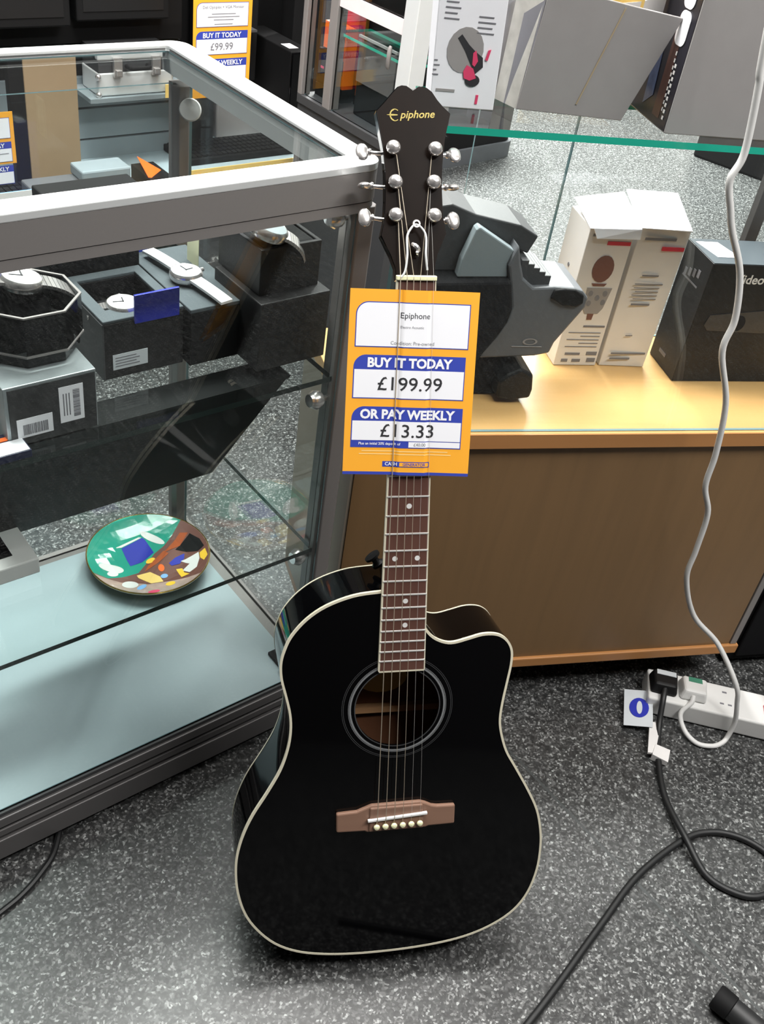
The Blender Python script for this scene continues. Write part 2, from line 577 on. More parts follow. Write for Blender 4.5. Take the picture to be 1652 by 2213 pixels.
for x, y, z in ((0.632, YF + 0.018, 0.655), (0.632, YF + 0.018, 0.885), (0.64, YB - 0.05, 0.655), (0.632, YF + 0.02, 0.400)):
    part('shelf_clip', MB().lathe([(0.004, 0), (0.004, 0.012), (0.010, 0.014), (0.012, 0.022), (0.008, 0.03), (0.0, 0.031)], (x + 0.014, y, z), (-1, 0, 0.1), 14), M['chrome'], ctr, smooth=True)
part('lock_disc', MB().lathe([(0.0, 0), (0.013, 0.001), (0.0145, 0.004), (0.013, 0.008), (0.0, 0.0095)], (0.664, YB - 0.036, 0.872), (-0.5, -0.8, 0.35), 28), M['white_pl'], ctr, smooth=True)
lk = MB().box(0.628, 0.640, 0.812, 0.826, 0.169, 0.200).box(0.618, 0.632, 0.806, 0.818, 0.169, 0.180).box(0.622, 0.636, 0.826, 0.860, 0.169, 0.175)
part('deck_lock', lk, M['near_black'], ctr)


# ------------------------------------------------------------------ goods on the upper glass shelf
ZS = 0.691
def watch_bm(r=0.017, t=0.009, kind='steel'):
    return MB().lathe([(0.0, 0), (r * 0.94, 0), (r, t * 0.3), (r, t * 0.75), (r * 0.9, t), (r * 0.86, t * 0.92)], (0, 0, 0), seg=28)


def watch(name, label, loc, rot, strap_mat, dial_mat, span=0.05, w=0.016, links=True, drop=0.5, arc=1.25, group=None, size=1.15):
    F = DEF['F'] @ Matrix.Translation(loc) @ rot.to_4x4() @ Matrix.Scale(size, 4)
    t = thing(name, label, 'watch', (0, 0, 0), F, group)
    part('case', watch_bm(), M['chrome'], t, F, smooth=True)
    part('dial', MB().lathe([(0.0, 0), (0.0148, 0), (0.0145, 0.0004), (0.0, 0.0004)], (0, 0, 0.0086), seg=28), dial_mat, t, F)
    part('crown', MB().lathe([(0.0024, 0), (0.0024, 0.004)], (0.017, 0, 0.0045), (1, 0, 0), 10), M['chrome'], t, F)
    hands = MB().box(-0.0005, 0.0005, -0.001, 0.010, 0.0092, 0.0095).box(-0.001, 0.008, -0.0006, 0.0006, 0.0092, 0.0095)
    part('hands', hands, M['ink'], t, F)
    for s in (1, -1):
        st = MB()
        n = 11 if links else 16
        prev = None
        for k in range(n + 1):
            a = k / n
            y = s * (0.014 + span * math.sin(a * arc))
            z = 0.005 - span * drop * (1 - math.cos(a * arc * 1.1))
            if prev is not None:
                y0, z0 = prev
                gap = 0.12 if links else -0.02
                ya, yb = y0 + (y - y0) * gap, y
                za, zb = z0 + (z - z0) * gap, z
                st.hexa([(-w / 2, ya, za - 0.0016), (w / 2, ya, za - 0.0016), (w / 2, yb, zb - 0.0016), (-w / 2, yb, zb - 0.0016)],
                        [(-w / 2, ya, za + 0.0012), (w / 2, ya, za + 0.0012), (w / 2, yb, zb + 0.0012), (-w / 2, yb, zb + 0.0012)])
            prev = (y, z)
        part('strap', st, strap_mat, t, F, label=None)
    return t


# silver carton with barcode stickers
sc = thing('watch_carton', 'silver watch carton with two white barcode stickers, under the smoked octagonal case', 'box', (0.31, 0.90, ZS))
part('carton', MB().box(0.262, 0.357, 0.831, 0.962, ZS, 0.760), mat('silver_foil_card', (150, 158, 160), 0.28, 0.45, var=0.5, scale=25), sc, bevel=0.001)
fp = MB().box(0.266, 0.3555, 0.8302, 0.831, ZS + 0.001, 0.757)
part('printed_panel', fp, mat('dark_mottled_print', (48, 49, 50), 0.4, var=0.7, scale=45), sc)
for (xa, xb, za, zb, vert) in ((0.272, 0.3085, 0.700, 0.722, 0), (0.3165, 0.342, 0.706, 0.748, 1)):
    s = part('sticker', MB().box(xa, xb, 0.8297, 0.8303, za, zb), M['paper_w'], sc, label='white barcode sticker')
    bars = MB()
    if not vert:
        x = xa + 0.006
        while x < xb - 0.006:
            w = random.choice((0.0004, 0.0007, 0.0011))
            bars.box(x, x + w, 0.8294, 0.8298, za + 0.003, zb - 0.007)
            x += w + random.choice((0.0005, 0.0008))
    else:
        z = za + 0.005
        while z < zb - 0.005:
            w = random.choice((0.0004, 0.0007, 0.0011))
            bars.box(xa + 0.0145, xb - 0.004, 0.8294, 0.8298, z, z + w)
            z += w + random.choice((0.0005, 0.0008))
        for k in range(3):
            bars.box(xa + 0.004 + k * 0.003, xa + 0.005 + k * 0.003, 0.8294, 0.8298, za + 0.008, zb - 0.008)
    part('barcode', bars, M['ink_grey'], s)

# smoked octagonal case with a watch inside
oc = (0.3175, 0.9035)
def octo(r, rot=PI / 8):
    return [(oc[0] + r * math.cos(rot + k * PI / 4), oc[1] + r * math.sin(rot + k * PI / 4)) for k in range(8)]


ot = thing('octagonal_watch_case', 'smoked clear octagonal display case with bright rims, on the silver carton', 'watch case', (oc[0], oc[1], 0.760))
part('base', MB().prism(octo(0.051), 0.760, 0.773), M['gloss_black'], ot, bevel=0.001)
part('lower_rim', ring(MB(), octo(0.0552), octo(0.0525), 0.7732, 0.7750), M['alu'], ot)
part('wall', ring(MB(), octo(0.0545), octo(0.0515), 0.776, 0.816), M['smoke'], ot)
part('upper_rim', ring(MB(), octo(0.0550), octo(0.0522), 0.816, 0.8176), M['alu'], ot)
cu = MB().hexa([(0.292, 0.878, 0.773), (0.343, 0.878, 0.773), (0.343, 0.93, 0.773), (0.292, 0.93, 0.773)],
               [(0.299, 0.892, 0.812), (0.338, 0.892, 0.812), (0.338, 0.922, 0.824), (0.299, 0.922, 0.824)])
part('cushion', cu, M['black_soft'], ot, bevel=0.004)
watch('bracelet_watch', 'steel bracelet watch on the cushion inside the octagonal case', (0.316, 0.906, 0.8235), Matrix.Rotation(math.radians(80), 3, 'Z') @ Matrix.Rotation(math.radians(10), 3, 'X'), M['chrome'], M['white_pl'], 0.034, 0.019, drop=0.5, size=1.25)
part('price_card', MB().box(0.28, 0.333, 0.942, 0.9428, 0.79, 0.845), M['blue_card'], None)
tag(bpy.data.objects['price_card'], 'blue card standing behind the watch in the octagonal case', 'card')


def slab_card(name, label, F, w, h, t, m, lines=(), cat='card'):
    th = thing(name, label, cat, (0, 0, 0), F)
    part('sheet', MB().box(-w / 2, w / 2, -t / 2, t / 2, 0, h), m, th, F)
    for (xa, xb, za, zb, mm) in lines:
        part('print', MB().box(xa, xb, -t / 2 - 0.0004, -t / 2, za, zb), mm, th, F)
    return th


# booklet at the shelf's front corner
bk = thing('price_booklet', 'blue and white booklet with an orange stripe on the upper shelf front edge', 'booklet', (0.22, 0.82, ZS))
part('cover', MB().box(0.17, 0.277, 0.8085, 0.845, ZS, ZS + 0.009), M['navy'], bk, bevel=0.0008)
part('white_panel', MB().box(0.17, 0.2755, 0.8095, 0.830, ZS + 0.009, ZS + 0.0096), M['paper_w'], bk)
part('orange_stripe', MB().box(0.17, 0.262, 0.832, 0.838, ZS + 0.009, ZS + 0.0098), M['orange'], bk)

# open grey watch box A
ax0, ax1, ay0, ay1, az = 0.400, 0.497, 0.907, 1.018, 0.764
wa = thing('open_watch_box', 'open watch box with a grey suede rim and black front, beside the octagonal case', 'watch box', (0.449, 0.962, ZS))
bb = MB()
ro = [(ax0, ay0), (ax1, ay0), (ax1, ay1), (ax0, ay1)]
ri = [(ax0 + 0.014, ay0 + 0.024), (ax1 - 0.012, ay0 + 0.024), (ax1 - 0.012, ay1 - 0.014), (ax0 + 0.014, ay1 - 0.014)]
ring(bb, ro, ri, ZS, az - 0.004)
bb.box(ax0 + 0.01, ax1 - 0.01, ay0 + 0.02, ay1 - 0.01, ZS, ZS + 0.02)
part('box_body', bb, M['black_leather'], wa, bevel=0.001)
part('suede_rim', ring(MB(), [(x, y) for x, y in ro], ri, az - 0.004, az), M['suede'], wa, bevel=0.001)
part('side_panel', MB().box(ax0 - 0.001, ax0 + 0.001, ay0, ay1, ZS, az - 0.004), M['grey_dark'], wa)
part('cushion', MB().box(ax0 + 0.02, ax1 - 0.018, ay0 + 0.03, ay1 - 0.022, ZS + 0.02, az - 0.022), M['black_soft'], wa, bevel=0.006)
part('lid', MB().box(ax0 - 0.012, ax1 + 0.004, ay1 + 0.004, ay1 + 0.032, ZS + 0.01, 0.862), M['near_black'], wa, bevel=0.002)
lab = part('paper_label', MB().box(ax0 + 0.010, ax0 + 0.052, ay0 - 0.0006, ay0, ZS + 0.011, ZS + 0.030), M['card_w2'], wa, label='white printed paper label')
tl = MB()
for k in range(4):
    tl.box(ax0 + 0.013, ax0 + 0.042 - 0.004 * (k % 2), ay0 - 0.001, ay0 - 0.0006, ZS + 0.015 + k * 0.0035, ZS + 0.0158 + k * 0.0035)
part('printed_line', tl, M['ink_grey'], lab)
watch('chain_watch', 'slim steel chain watch inside the open grey watch box', (0.438, 0.936, 0.757), Matrix.Rotation(math.radians(75), 3, 'Z'), M['chrome'], M['white_pl'], 0.022, 0.012, drop=0.5)
part('name_card', MB().box(0.436, 0.490, 0.9035, 0.9065, 0.756, 0.790), M['blue_card'], None, bevel=0.0005)
tag(bpy.data.objects['name_card'], 'small dark blue card leaning on the open watch box front rim', 'card')
part('ticket', MB().box(0.487, 0.528, 1.054, 1.0555, ZS, 0.806), M['print_blue'], None)
tag(bpy.data.objects['ticket'], 'bright blue ticket showing just under the counter rail, behind the strap watch', 'card')


# closed black box B with the white strap watch
wb = thing('black_watch_box', 'low grey-topped black watch box carrying the white strap watch', 'watch box', (0.538, 0.975, ZS))
part('box_body', MB().box(0.500, 0.577, 0.896, 1.050, ZS, 0.758), M['near_black'], wb, bevel=0.001)
part('suede_top', MB().box(0.500, 0.577, 0.896, 1.050, 0.758, 0.763), M['suede'], wb, bevel=0.001)
watch('strap_watch', 'white strap wristwatch lying on the low grey-topped box', (0.530, 0.962, 0.7665), Matrix.Rotation(math.radians(8), 3, 'Z'), M['white_pl'], M['card_w2'], 0.062, 0.014, links=False, drop=0.06, arc=1.0)
part('price_ticket', MB().box(0.5585, 0.5592, 0.985, 1.012, 0.763, 0.818), M['cream_pl'], None)
tag(bpy.data.objects['price_ticket'], 'pale yellow ticket seen edge on beside the strap watch', 'card')

# black stack C
c1 = part('watch_box', MB().box(0.5635, 0.659, 0.8515, 0.955, ZS, 0.7785).box(0.567, 0.656, 0.855, 0.952, ZS - 0.0, 0.70), [M['black_leather']], None, bevel=0.0015)
tag(c1, 'plain black leatherette box on the upper shelf right end, lower of two', 'watch box')
c2 = thing('watch_presentation_box', 'open-topped black watch box stacked on the plain black box', 'watch box', (0.612, 0.915, 0.7785))
q = MB()
ro = [(0.572, 0.870), (0.653, 0.870), (0.653, 0.962), (0.572, 0.962)]
ri = [(0.577, 0.875), (0.648, 0.875), (0.648, 0.957), (0.577, 0.957)]
ring(q, ro, ri, 0.7785, 0.834)
part('box_body', q, M['black_leather'], c2, bevel=0.001)
part('cushion', MB().box(0.5775, 0.6475, 0.8755, 0.9565, 0.78, 0.8335), M['near_black'], c2, bevel=0.004)
watch('chronograph_watch', 'chunky steel chronograph on top of the black box stack', (0.590, 0.890, 0.842), Matrix.Rotation(math.radians(60), 3, 'Z') @ Matrix.Rotation(math.radians(18), 3, 'X'), M['chrome'], M['grey_light'], 0.024, 0.019, drop=0.6, size=1.35)
part('tag_card', MB().box(0.574, 0.590, 0.930, 0.9308, 0.83, 0.858), M['print_blue'], None)
tag(bpy.data.objects['tag_card'], 'small blue card tucked behind the steel chronograph', 'card')

# ------------------------------------------------------------------ lower shelf goods
ZL = 0.420
fc = thing('flat_case', 'flat black case leaning forward beneath the upper glass shelf', 'case', (0.45, 1.02, ZL))
sl = MB()
fn = lambda a, bb, c: (c, a, bb)
sl.prism([(0.845, 0.679), (1.014, ZL), (1.052, ZL), (0.886, 0.679)], 0.268, 0.606, fn)
part('shell', sl, M['near_black'], fc, bevel=0.002)
part('edge_strip', MB().prism([(0.842, 0.681), (0.847, 0.674), (0.889, 0.674), (0.886, 0.681)], 0.268, 0.606, fn), M['near_black'], fc)
tb = thing('white_tablet', 'white-framed slab with a black screen, lying on the lower shelf far left', 'tablet', (0.22, 1.0, ZL))
part('frame', MB().box(0.12, 0.314, 0.931, 1.012, ZL, ZL + 0.024), M['white_pl'], tb, bevel=0.002)
part('screen', MB().box(0.135, 0.288, 0.950, 1.000, ZL + 0.0238, ZL + 0.0248), M['gloss_black'], tb)

# decorated plate on the deck
pc = (0.560, 1.130, 0.1695)
pl = thing('decorated_plate', 'round ceramic plate glazed in teal and brown patches, on the counter deck', 'plate', pc)
prof = [(0.0, 0.004), (0.055, 0.004), (0.057, 0.0), (0.060, 0.0), (0.062, 0.006), (0.085, 0.014), (0.0985, 0.0225), (0.0990, 0.0245), (0.0975, 0.0255), (0.082, 0.0185), (0.060, 0.0115), (0.0, 0.0105)]
PT = DEF['F'] @ Matrix.Translation(pc)
part('dish', MB().lathe(prof, (0, 0, 0), seg=56), mat('cream_glaze', (196, 182, 160), 0.12, coat=0.4), pl, PT, smooth=True)
part('gold_rim', MB().lathe([(0.0985, 0.0245), (0.0995, 0.0255), (0.0985, 0.0264), (0.0975, 0.0256), (0.0985, 0.0245)], (0, 0, 0), seg=56), mat('gilt', (214, 176, 90), 0.2, 0.9), pl, PT, smooth=True)


def plate_z(r):
    pts = [(0.0, 0.0105), (0.060, 0.0115), (0.082, 0.0185), (0.0975, 0.0255)]
    for (r0, z0), (r1, z1) in zip(pts, pts[1:]):
        if r <= r1:
            return z0 + (z1 - z0) * (r - r0) / (r1 - r0)
    return 0.0255


def plate_patch(poly, m, lift, name='glaze_patch'):
    """a patch of coloured glaze following the dish; poly in plate coordinates (x, y), metres"""
    bm = bmesh.new()
    vs = [bm.verts.new((x, y, 0)) for x, y in poly]
    bm.faces.new(vs)
    for k in range(-9, 10):
        for no in ((1, 0, 0), (0, 1, 0)):
            g = bm.verts[:] + bm.edges[:] + bm.faces[:]
            bmesh.ops.bisect_plane(bm, geom=g, plane_co=(k * 0.01, k * 0.01, 0), plane_no=no)
    mb = MB()
    bm.verts.index_update()
    V = []
    for v in bm.verts:
        r = v.co.xy.length
        s = min(1.0, 0.0972 / max(r, 1e-6))
        r2 = min(r, 0.0972)
        V.append((v.co.x * s, v.co.y * s, plate_z(r2) + lift))
    mb.add(V, [tuple(v.index for v in f.verts) for f in bm.faces])
    bm.free()
    o = part(name, mb, m, pl, PT)
    return o


def disc(cx, cy, rx, ry, rot=0, n=18):
    c, s = math.cos(rot), math.sin(rot)
    return [(cx + rx * math.cos(2 * PI * k / n) * c - ry * math.sin(2 * PI * k / n) * s, cy + rx * math.cos(2 * PI * k / n) * s + ry * math.sin(2 * PI * k / n) * c) for k in range(n)]


def arc_poly(a0, a1, r=0.0972, extra=()):
    n = 26
    return [(r * math.cos(math.radians(a0 + (a1 - a0) * k / n)), r * math.sin(math.radians(a0 + (a1 - a0) * k / n))) for k in range(n + 1)] + list(extra)


plate_patch(arc_poly(-178, 30, extra=[(0.0351, 0.0159), (0.014, 0.0068), (-0.0302, -0.0238), (-0.0809, -0.0199)]), M['brown_print'], 0.0004)
plate_patch(arc_poly(30, 182, extra=[(-0.0809, -0.0199), (-0.0302, -0.0238), (0.014, 0.0068), (0.0351, 0.0159)]), M['teal_gl'], 0.0005)
plate_patch(arc_poly(184, 300, extra=[(0.02, -0.074), (-0.0245, -0.0559), (-0.066, -0.036)]), mat('dusty_pink_glaze', (188, 160, 150), 0.15, coat=0.4, var=0.35, scale=70), 0.0006)
for poly, c in (([(-0.0279, 0.0422), (0.0136, 0.0509), (0.0154, 0.0447), (0.0138, 0.0094), (-0.0137, -0.0033), (-0.0342, -0.0033), (-0.0329, 0.0122)], 'blue_card'),
                ([(-0.0379, 0.0477), (0.009, 0.0547), (0.0123, 0.0516), (-0.0269, 0.0442)], 'card_w'),
                (disc(0.028, 0.042, 0.024, 0.008, -1.1), 'card_w'),
                (disc(-0.064, 0.004, 0.020, 0.010, -0.7), 'card_w'),
                (disc(-0.068, -0.010, 0.009, 0.007), 'card_w'),
                ([(-0.0356, -0.0282), (-0.0132, -0.0307), (-0.0045, -0.0477), (-0.0054, -0.0617), (-0.0245, -0.0559), (-0.0359, -0.0352)], 'strip_y'),
                (disc(-0.056, -0.047, 0.013, 0.011), 'card_w'),
                (disc(0.000, -0.006, 0.009, 0.005, 0.3), 'yellow'),
                ([(0.023, -0.0259), (0.0381, -0.019), (0.0575, -0.0169), (0.0498, -0.0279), (0.0372, -0.0361), (0.0237, -0.0338)], 'blue_card'),
                ([(0.0748, -0.034), (0.0859, -0.0323), (0.081, -0.05), (0.0704, -0.0568), (0.0696, -0.0463)], 'yellow'),
                ([(0.0416, -0.031), (0.0746, -0.0313), (0.0683, -0.0456), (0.0539, -0.0627), (0.0386, -0.0666), (0.0327, -0.0535), (0.0501, -0.0457)], 'card_w'),
                ([(0.0259, -0.0449), (0.0358, -0.0478), (0.0321, -0.0606), (0.0365, -0.0704), (0.0223, -0.0698)], 'yellow'),
                (disc(0.007, -0.030, 0.009, 0.005, 1.2), 'orange'),
                (disc(0.002, -0.050, 0.006, 0.005), 'sky_blue'),
                (disc(-0.043, -0.061, 0.011, 0.005, 0.5), 'sky_blue'),
                (disc(-0.034, -0.085, 0.010, 0.006), 'pink'),
                (disc(0.000, -0.075, 0.008, 0.006), 'yellow'),
                ([(0.0278, 0.0018), (0.0715, 0.0278), (0.0822, 0.0193), (0.0584, 0.0033), (0.0363, 0.0024)], 'rust'),
                ([(0.0476, -0.0012), (0.0837, 0.0159), (0.0903, -0.0061), (0.0879, -0.0257), (0.0744, -0.0286), (0.0598, -0.0156)], 'near_black'),
                ([(-0.010, -0.016), (0.012, -0.004), (0.030, 0.006), (0.034, -0.004), (0.010, -0.016), (-0.020, -0.026)], 'rust')):
    if c == 'rust' and c not in M:
        M['rust'] = mat('rust_glaze', (176, 92, 56), 0.15, coat=0.3)
    plate_patch(poly, M[c], 0.0009 if c != 'near_black' else 0.0007)

DEF['F'] = I4
# ================================================================== THE WOODEN DISPLAY CABINET (right), frame RC: u along, n depth
UL, UR, NF, NB = 0.289, 1.043, 1.063, 1.350
cab = thing('wooden_display_cabinet', 'beech-fronted display cabinet with a glass upper case, right of the guitar', 'display cabinet', (0.65, 1.2, 0.0), RC)
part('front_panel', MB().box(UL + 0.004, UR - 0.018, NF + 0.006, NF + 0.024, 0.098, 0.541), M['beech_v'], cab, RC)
part('bottom_trim', MB().prism([(UL, NF), (UR, NF), (UR, NB), (0.262, NB)], 0.080, 0.100), M['beech_edge'], cab, RC, bevel=0.002)
UB = 0.262
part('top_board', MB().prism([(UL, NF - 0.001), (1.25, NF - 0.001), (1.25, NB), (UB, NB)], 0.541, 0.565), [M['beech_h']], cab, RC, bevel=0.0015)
part('top_board_edging', MB().box(UL, 1.25, NF - 0.003, NF - 0.001, 0.5415, 0.5645), M['beech_edge'], cab, RC)
part('side_panel', MB().prism([(UL - 0.0005, NF + 0.008), (UL + 0.016, NF + 0.008), (UB + 0.016, NB), (UB, NB)], 0.098, 0.541), M['side_pan'], cab, RC)
part('side_panel', MB().box(UR - 0.034, UR - 0.016, NF + 0.026, NB, 0.098, 0.541), M['side_pan'], cab, RC)
part('corner_trim', MB().box(UR - 0.016, UR - 0.004, NF + 0.004, NF + 0.03, 0.1, 0.541), M['alu'], cab, RC, bevel=0.001)
part('back_panel', MB().box(UL + 0.016, UR - 0.034, NB - 0.012, NB, 0.1, 0.541), M['side_pan'], cab, RC)
part('plinth', MB().box(UL + 0.03, UR - 0.05, NF + 0.07, NB - 0.02, 0.0, 0.08), M['near_black'], cab, RC)
UE = 1.25
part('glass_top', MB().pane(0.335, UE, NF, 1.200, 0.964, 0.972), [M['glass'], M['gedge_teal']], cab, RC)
part('front_glass', MB().pane(0.337, UE, NF + 0.004, NF + 0.009, 0.566, 0.964), [M['glass'], M['gedge_pale']], cab, RC)
part('back_glass', MB().pane(0.47, 0.6165, NB - 0.009, NB - 0.004, 0.566, 0.964), [M['glass'], M['gedge_pale']], cab, RC)
part('back_glass', MB().pane(0.6185, UE, NB - 0.009, NB - 0.004, 0.566, 0.964), [M['glass'], M['gedge_pale']], cab, RC)
part('side_glass', MB().pane(0.335, 0.340, NF + 0.01, 1.198, 0.566, 0.964), [M['glass'], M['gedge_pale']], cab, RC)
part('glass_post', MB().box(0.935, 0.955, NB - 0.024, NB - 0.009, 0.565, 0.964), M['alu_dark'], cab, RC, bevel=0.001)
bs = thing('floor_speaker', 'black floor-standing box right of the beech cabinet, in deep shade', 'speaker', (1.25, 1.22, 0), RC)
part('enclosure', MB().box(1.065, 1.42, 1.105, 1.40, 0.012, 0.52), M['near_black'], bs, RC, bevel=0.006)
part('grille', MB().box(1.08, 1.405, 1.097, 1.105, 0.03, 0.50), M['black_soft'], bs, RC, bevel=0.003)

# --- goggles on the wooden shelf (u, z outlines; depth along n)
vr = thing('headset_goggles', 'dark grey goggle headset standing nose-up on the wooden shelf behind the guitar neck', 'goggles', (0.48, 1.18, 0.570), RC)
fz = lambda a, bb, c: (a, c, bb)
shell = [(0.4817, 0.7705), (0.4845, 0.7837), (0.4901, 0.7997), (0.4982, 0.7741), (0.5066, 0.7537), (0.5237, 0.7407), (0.5529, 0.7431), (0.5833, 0.7417), (0.5964, 0.7383), (0.607, 0.7278), (0.6064, 0.7136), (0.5748, 0.658), (0.5712, 0.6413), (0.549, 0.636), (0.4684, 0.6316), (0.4709, 0.6415), (0.4865, 0.6678), (0.4966, 0.6904), (0.4995, 0.7108), (0.4919, 0.7382)]
foam = [(0.3784, 0.7465), (0.4888, 0.7516), (0.4995, 0.7108), (0.4966, 0.6904), (0.4865, 0.6678), (0.4709, 0.6415), (0.4669, 0.6315), (0.40, 0.60), (0.3784, 0.60)]
flap = [(0.4297, 0.8155), (0.4344, 0.8198), (0.4407, 0.8159), (0.4874, 0.7896), (0.4817, 0.7705), (0.486, 0.7515), (0.416, 0.7492), (0.4183, 0.774)]
lid = [(0.3633, 0.8356), (0.3806, 0.8364), (0.3989, 0.84), (0.4327, 0.828), (0.4969, 0.8163), (0.5248, 0.8019), (0.515, 0.7769), (0.4959, 0.7842), (0.47, 0.76), (0.42, 0.7492), (0.3781, 0.7479)]
rib = [(0.4982, 0.7741), (0.5148, 0.7776), (0.5227, 0.7691), (0.5336, 0.7605), (0.5514, 0.7491), (0.5503, 0.7415), (0.5237, 0.7407), (0.5066, 0.7537)]
pad = [(0.5508, 0.7277), (0.5537, 0.7401), (0.5682, 0.742), (0.5835, 0.741), (0.5977, 0.7337), (0.5996, 0.7213), (0.5905, 0.7155), (0.5701, 0.7174)]
knob = [(0.5004, 0.6033), (0.5106, 0.6136), (0.53, 0.624), (0.5496, 0.614), (0.5538, 0.5899), (0.5524, 0.5758), (0.5261, 0.5722), (0.5017, 0.5756)]
part('shell', MB().prism(shell, 1.150, 1.235, fz), M['grey_pl'], vr, RC, bevel=0.003)
part('face_cushion', MB().prism(foam, 1.144, 1.240, fz), M['black_soft'], vr, RC, bevel=0.004)
part('visor_flap', MB().prism(flap, 1.156, 1.172, fz), M['grey_light'], vr, RC, bevel=0.002)
part('lid', MB().prism(lid, 1.176, 1.245, fz), M['grey_dark'], vr, RC, bevel=0.002)
rb = MB()
for k in range(5):
    t0 = k / 5
    x = 0.502 + 0.045 * t0
    z = 0.776 - 0.026 * t0
    rb.box(x, x + 0.0105, 1.158, 1.228, 0.741, z)
part('vent_rib', rb, M['grey_dark'], vr, RC, bevel=0.001)
part('side_pad', MB().prism(pad, 1.146, 1.152, fz), M['near_black'], vr, RC, bevel=0.002)
part('focus_knob', MB().prism(knob, 1.135, 1.205, fz), M['black'], vr, RC, bevel=0.004)
part('nose_rest', MB().box(0.40, 0.515, 1.16, 1.23, 0.5665, 0.640), M['near_black'], vr, RC, bevel=0.004)
bar = MB().box(0.512, 0.557, 1.1492, 1.1502, 0.6512, 0.6522)
bar.add([(0.5377 + 0.011 * math.cos(2 * PI * k / 24) * s, 1.1494, 0.6595 + 0.0052 * math.sin(2 * PI * k / 24) * s) for s in (1.0, 0.72) for k in range(24)],
        [(k, (k + 1) % 24, 24 + (k + 1) % 24, 24 + k) for k in range(24)])
part('oval_emblem', bar, M['card_grey'], vr, RC)

# --- two microphone cartons
def carton_lines(mb, u0, u1, n, rows):
    for (z, a, c, h) in rows:
        mb.box(u0 + a * (u1 - u0), u0 + c * (u1 - u0), n - 0.0006, n - 0.0001, z, z + h)
    return mb


mc1 = thing('microphone_carton', 'white carton with an open flap and a pink microphone picture on its front', 'carton', (0.665, 1.285, 0.5655), RC)
part('box_body', MB().box(0.630, 0.700, 1.245, 1.322, 0.5655, 0.789), [M['card_w']], mc1, RC, bevel=0.0012)
flp = MB().hexa([(0.629, 1.243, 0.787), (0.704, 1.236, 0.792), (0.706, 1.322, 0.812), (0.630, 1.322, 0.800)],
                [(0.629, 1.243, 0.7885), (0.704, 1.236, 0.7935), (0.706, 1.322, 0.8135), (0.630, 1.322, 0.8015)])
flp.hexa([(0.640, 1.238, 0.776), (0.704, 1.234, 0.779), (0.704, 1.236, 0.792), (0.634, 1.242, 0.788)], [(0.640, 1.237, 0.776), (0.704, 1.233, 0.779), (0.704, 1.235, 0.793), (0.634, 1.241, 0.789)])
part('open_flap', flp, M['paper_w'], mc1, RC)
n0 = 1.245
part('red_label', MB().box(0.662, 0.698, n0 - 0.0008, n0 - 0.0001, 0.764, 0.7695), M['red'], mc1, RC)
mic = MB()
mic.prism(disc(0.6665, 0.727, 0.0165, 0.021), n0 - 0.0009, n0 - 0.0001, fz)
mic.prism([(0.655, 0.704), (0.679, 0.704), (0.676, 0.7), (0.658, 0.7)], n0 - 0.0009, n0 - 0.0001, fz)
mic.prism([(0.662, 0.655), (0.672, 0.655), (0.671, 0.645), (0.663, 0.645)], n0 - 0.0009, n0 - 0.0001, fz)
part('microphone_picture', mic, M['brown_print'], mc1, RC)
mf = MB()
mf.prism([(0.650, 0.697), (0.690, 0.697), (0.684, 0.664), (0.678, 0.655), (0.657, 0.655), (0.652, 0.664)], n0 - 0.0008, n0 - 0.0001, fz)
part('microphone_body_picture', mf, M['card_grey'], mc1, RC)
md = MB()
for px_, pz in ((0.658, 0.688), (0.681, 0.688), (0.659, 0.672), (0.681, 0.674), (0.670, 0.681)):
    md.prism(disc(px_, pz, 0.0035, 0.0045), n0 - 0.0012, n0 - 0.0008, fz)
part('button_print', md, M['ink_grey'], mc1, RC)
part('small_print', carton_lines(MB(), 0.630, 0.700, n0, [(0.776, 0.1, 0.8, 0.004), (0.632, 0.45, 0.95, 0.003)] + [(0.622 - 0.006 * k, 0.15 + 0.3 * (k % 2), 0.9, 0.0012) for k in range(5)] + [(0.584, 0.2, 0.55, 0.004), (0.584, 0.7, 0.95, 0.006), (0.572, 0.15, 0.3, 0.005), (0.572, 0.4, 0.6, 0.005), (0.572, 0.75, 0.95, 0.007)]), M['ink_grey'], mc1, RC)
part('side_print', MB().prism(disc(1.283, 0.715, 0.003, 0.003), 0.6292, 0.63, lambda a, bb, c: (c, a, bb)).prism(disc(1.272, 0.683, 0.002, 0.003), 0.6292, 0.63, lambda a, bb, c: (c, a, bb)).prism(disc(1.290, 0.682, 0.002, 0.003), 0.6292, 0.63, lambda a, bb, c: (c, a, bb)), M['ink_grey'], mc1, RC)

mc2 = thing('text_carton', 'white carton with a pink label and text only, between microphone carton and black box', 'carton', (0.745, 1.285, 0.5655), RC)
part('box_body', MB().hexa([(0.7065, 1.246, 0.5655), (0.781, 1.242, 0.5655), (0.781, 1.32, 0.5655), (0.7065, 1.324, 0.5655)],
                           [(0.7075, 1.246, 0.791), (0.7855, 1.242, 0.790), (0.7855, 1.32, 0.790), (0.7075, 1.324, 0.791)]), M['card_w'], mc2, RC, bevel=0.0012)
part('open_flap', MB().hexa([(0.706, 1.244, 0.7905), (0.786, 1.240, 0.7905), (0.790, 1.318, 0.816), (0.708, 1.322, 0.816)],
                            [(0.706, 1.244, 0.792), (0.786, 1.240, 0.792), (0.790, 1.318, 0.8175), (0.708, 1.322, 0.8175)]), M['paper_w'], mc2, RC)
n1 = 1.2432
part('red_label', MB().box(0.748, 0.783, n1 - 0.0022, n1 - 0.0002, 0.760, 0.7655), M['red'], mc2, RC)
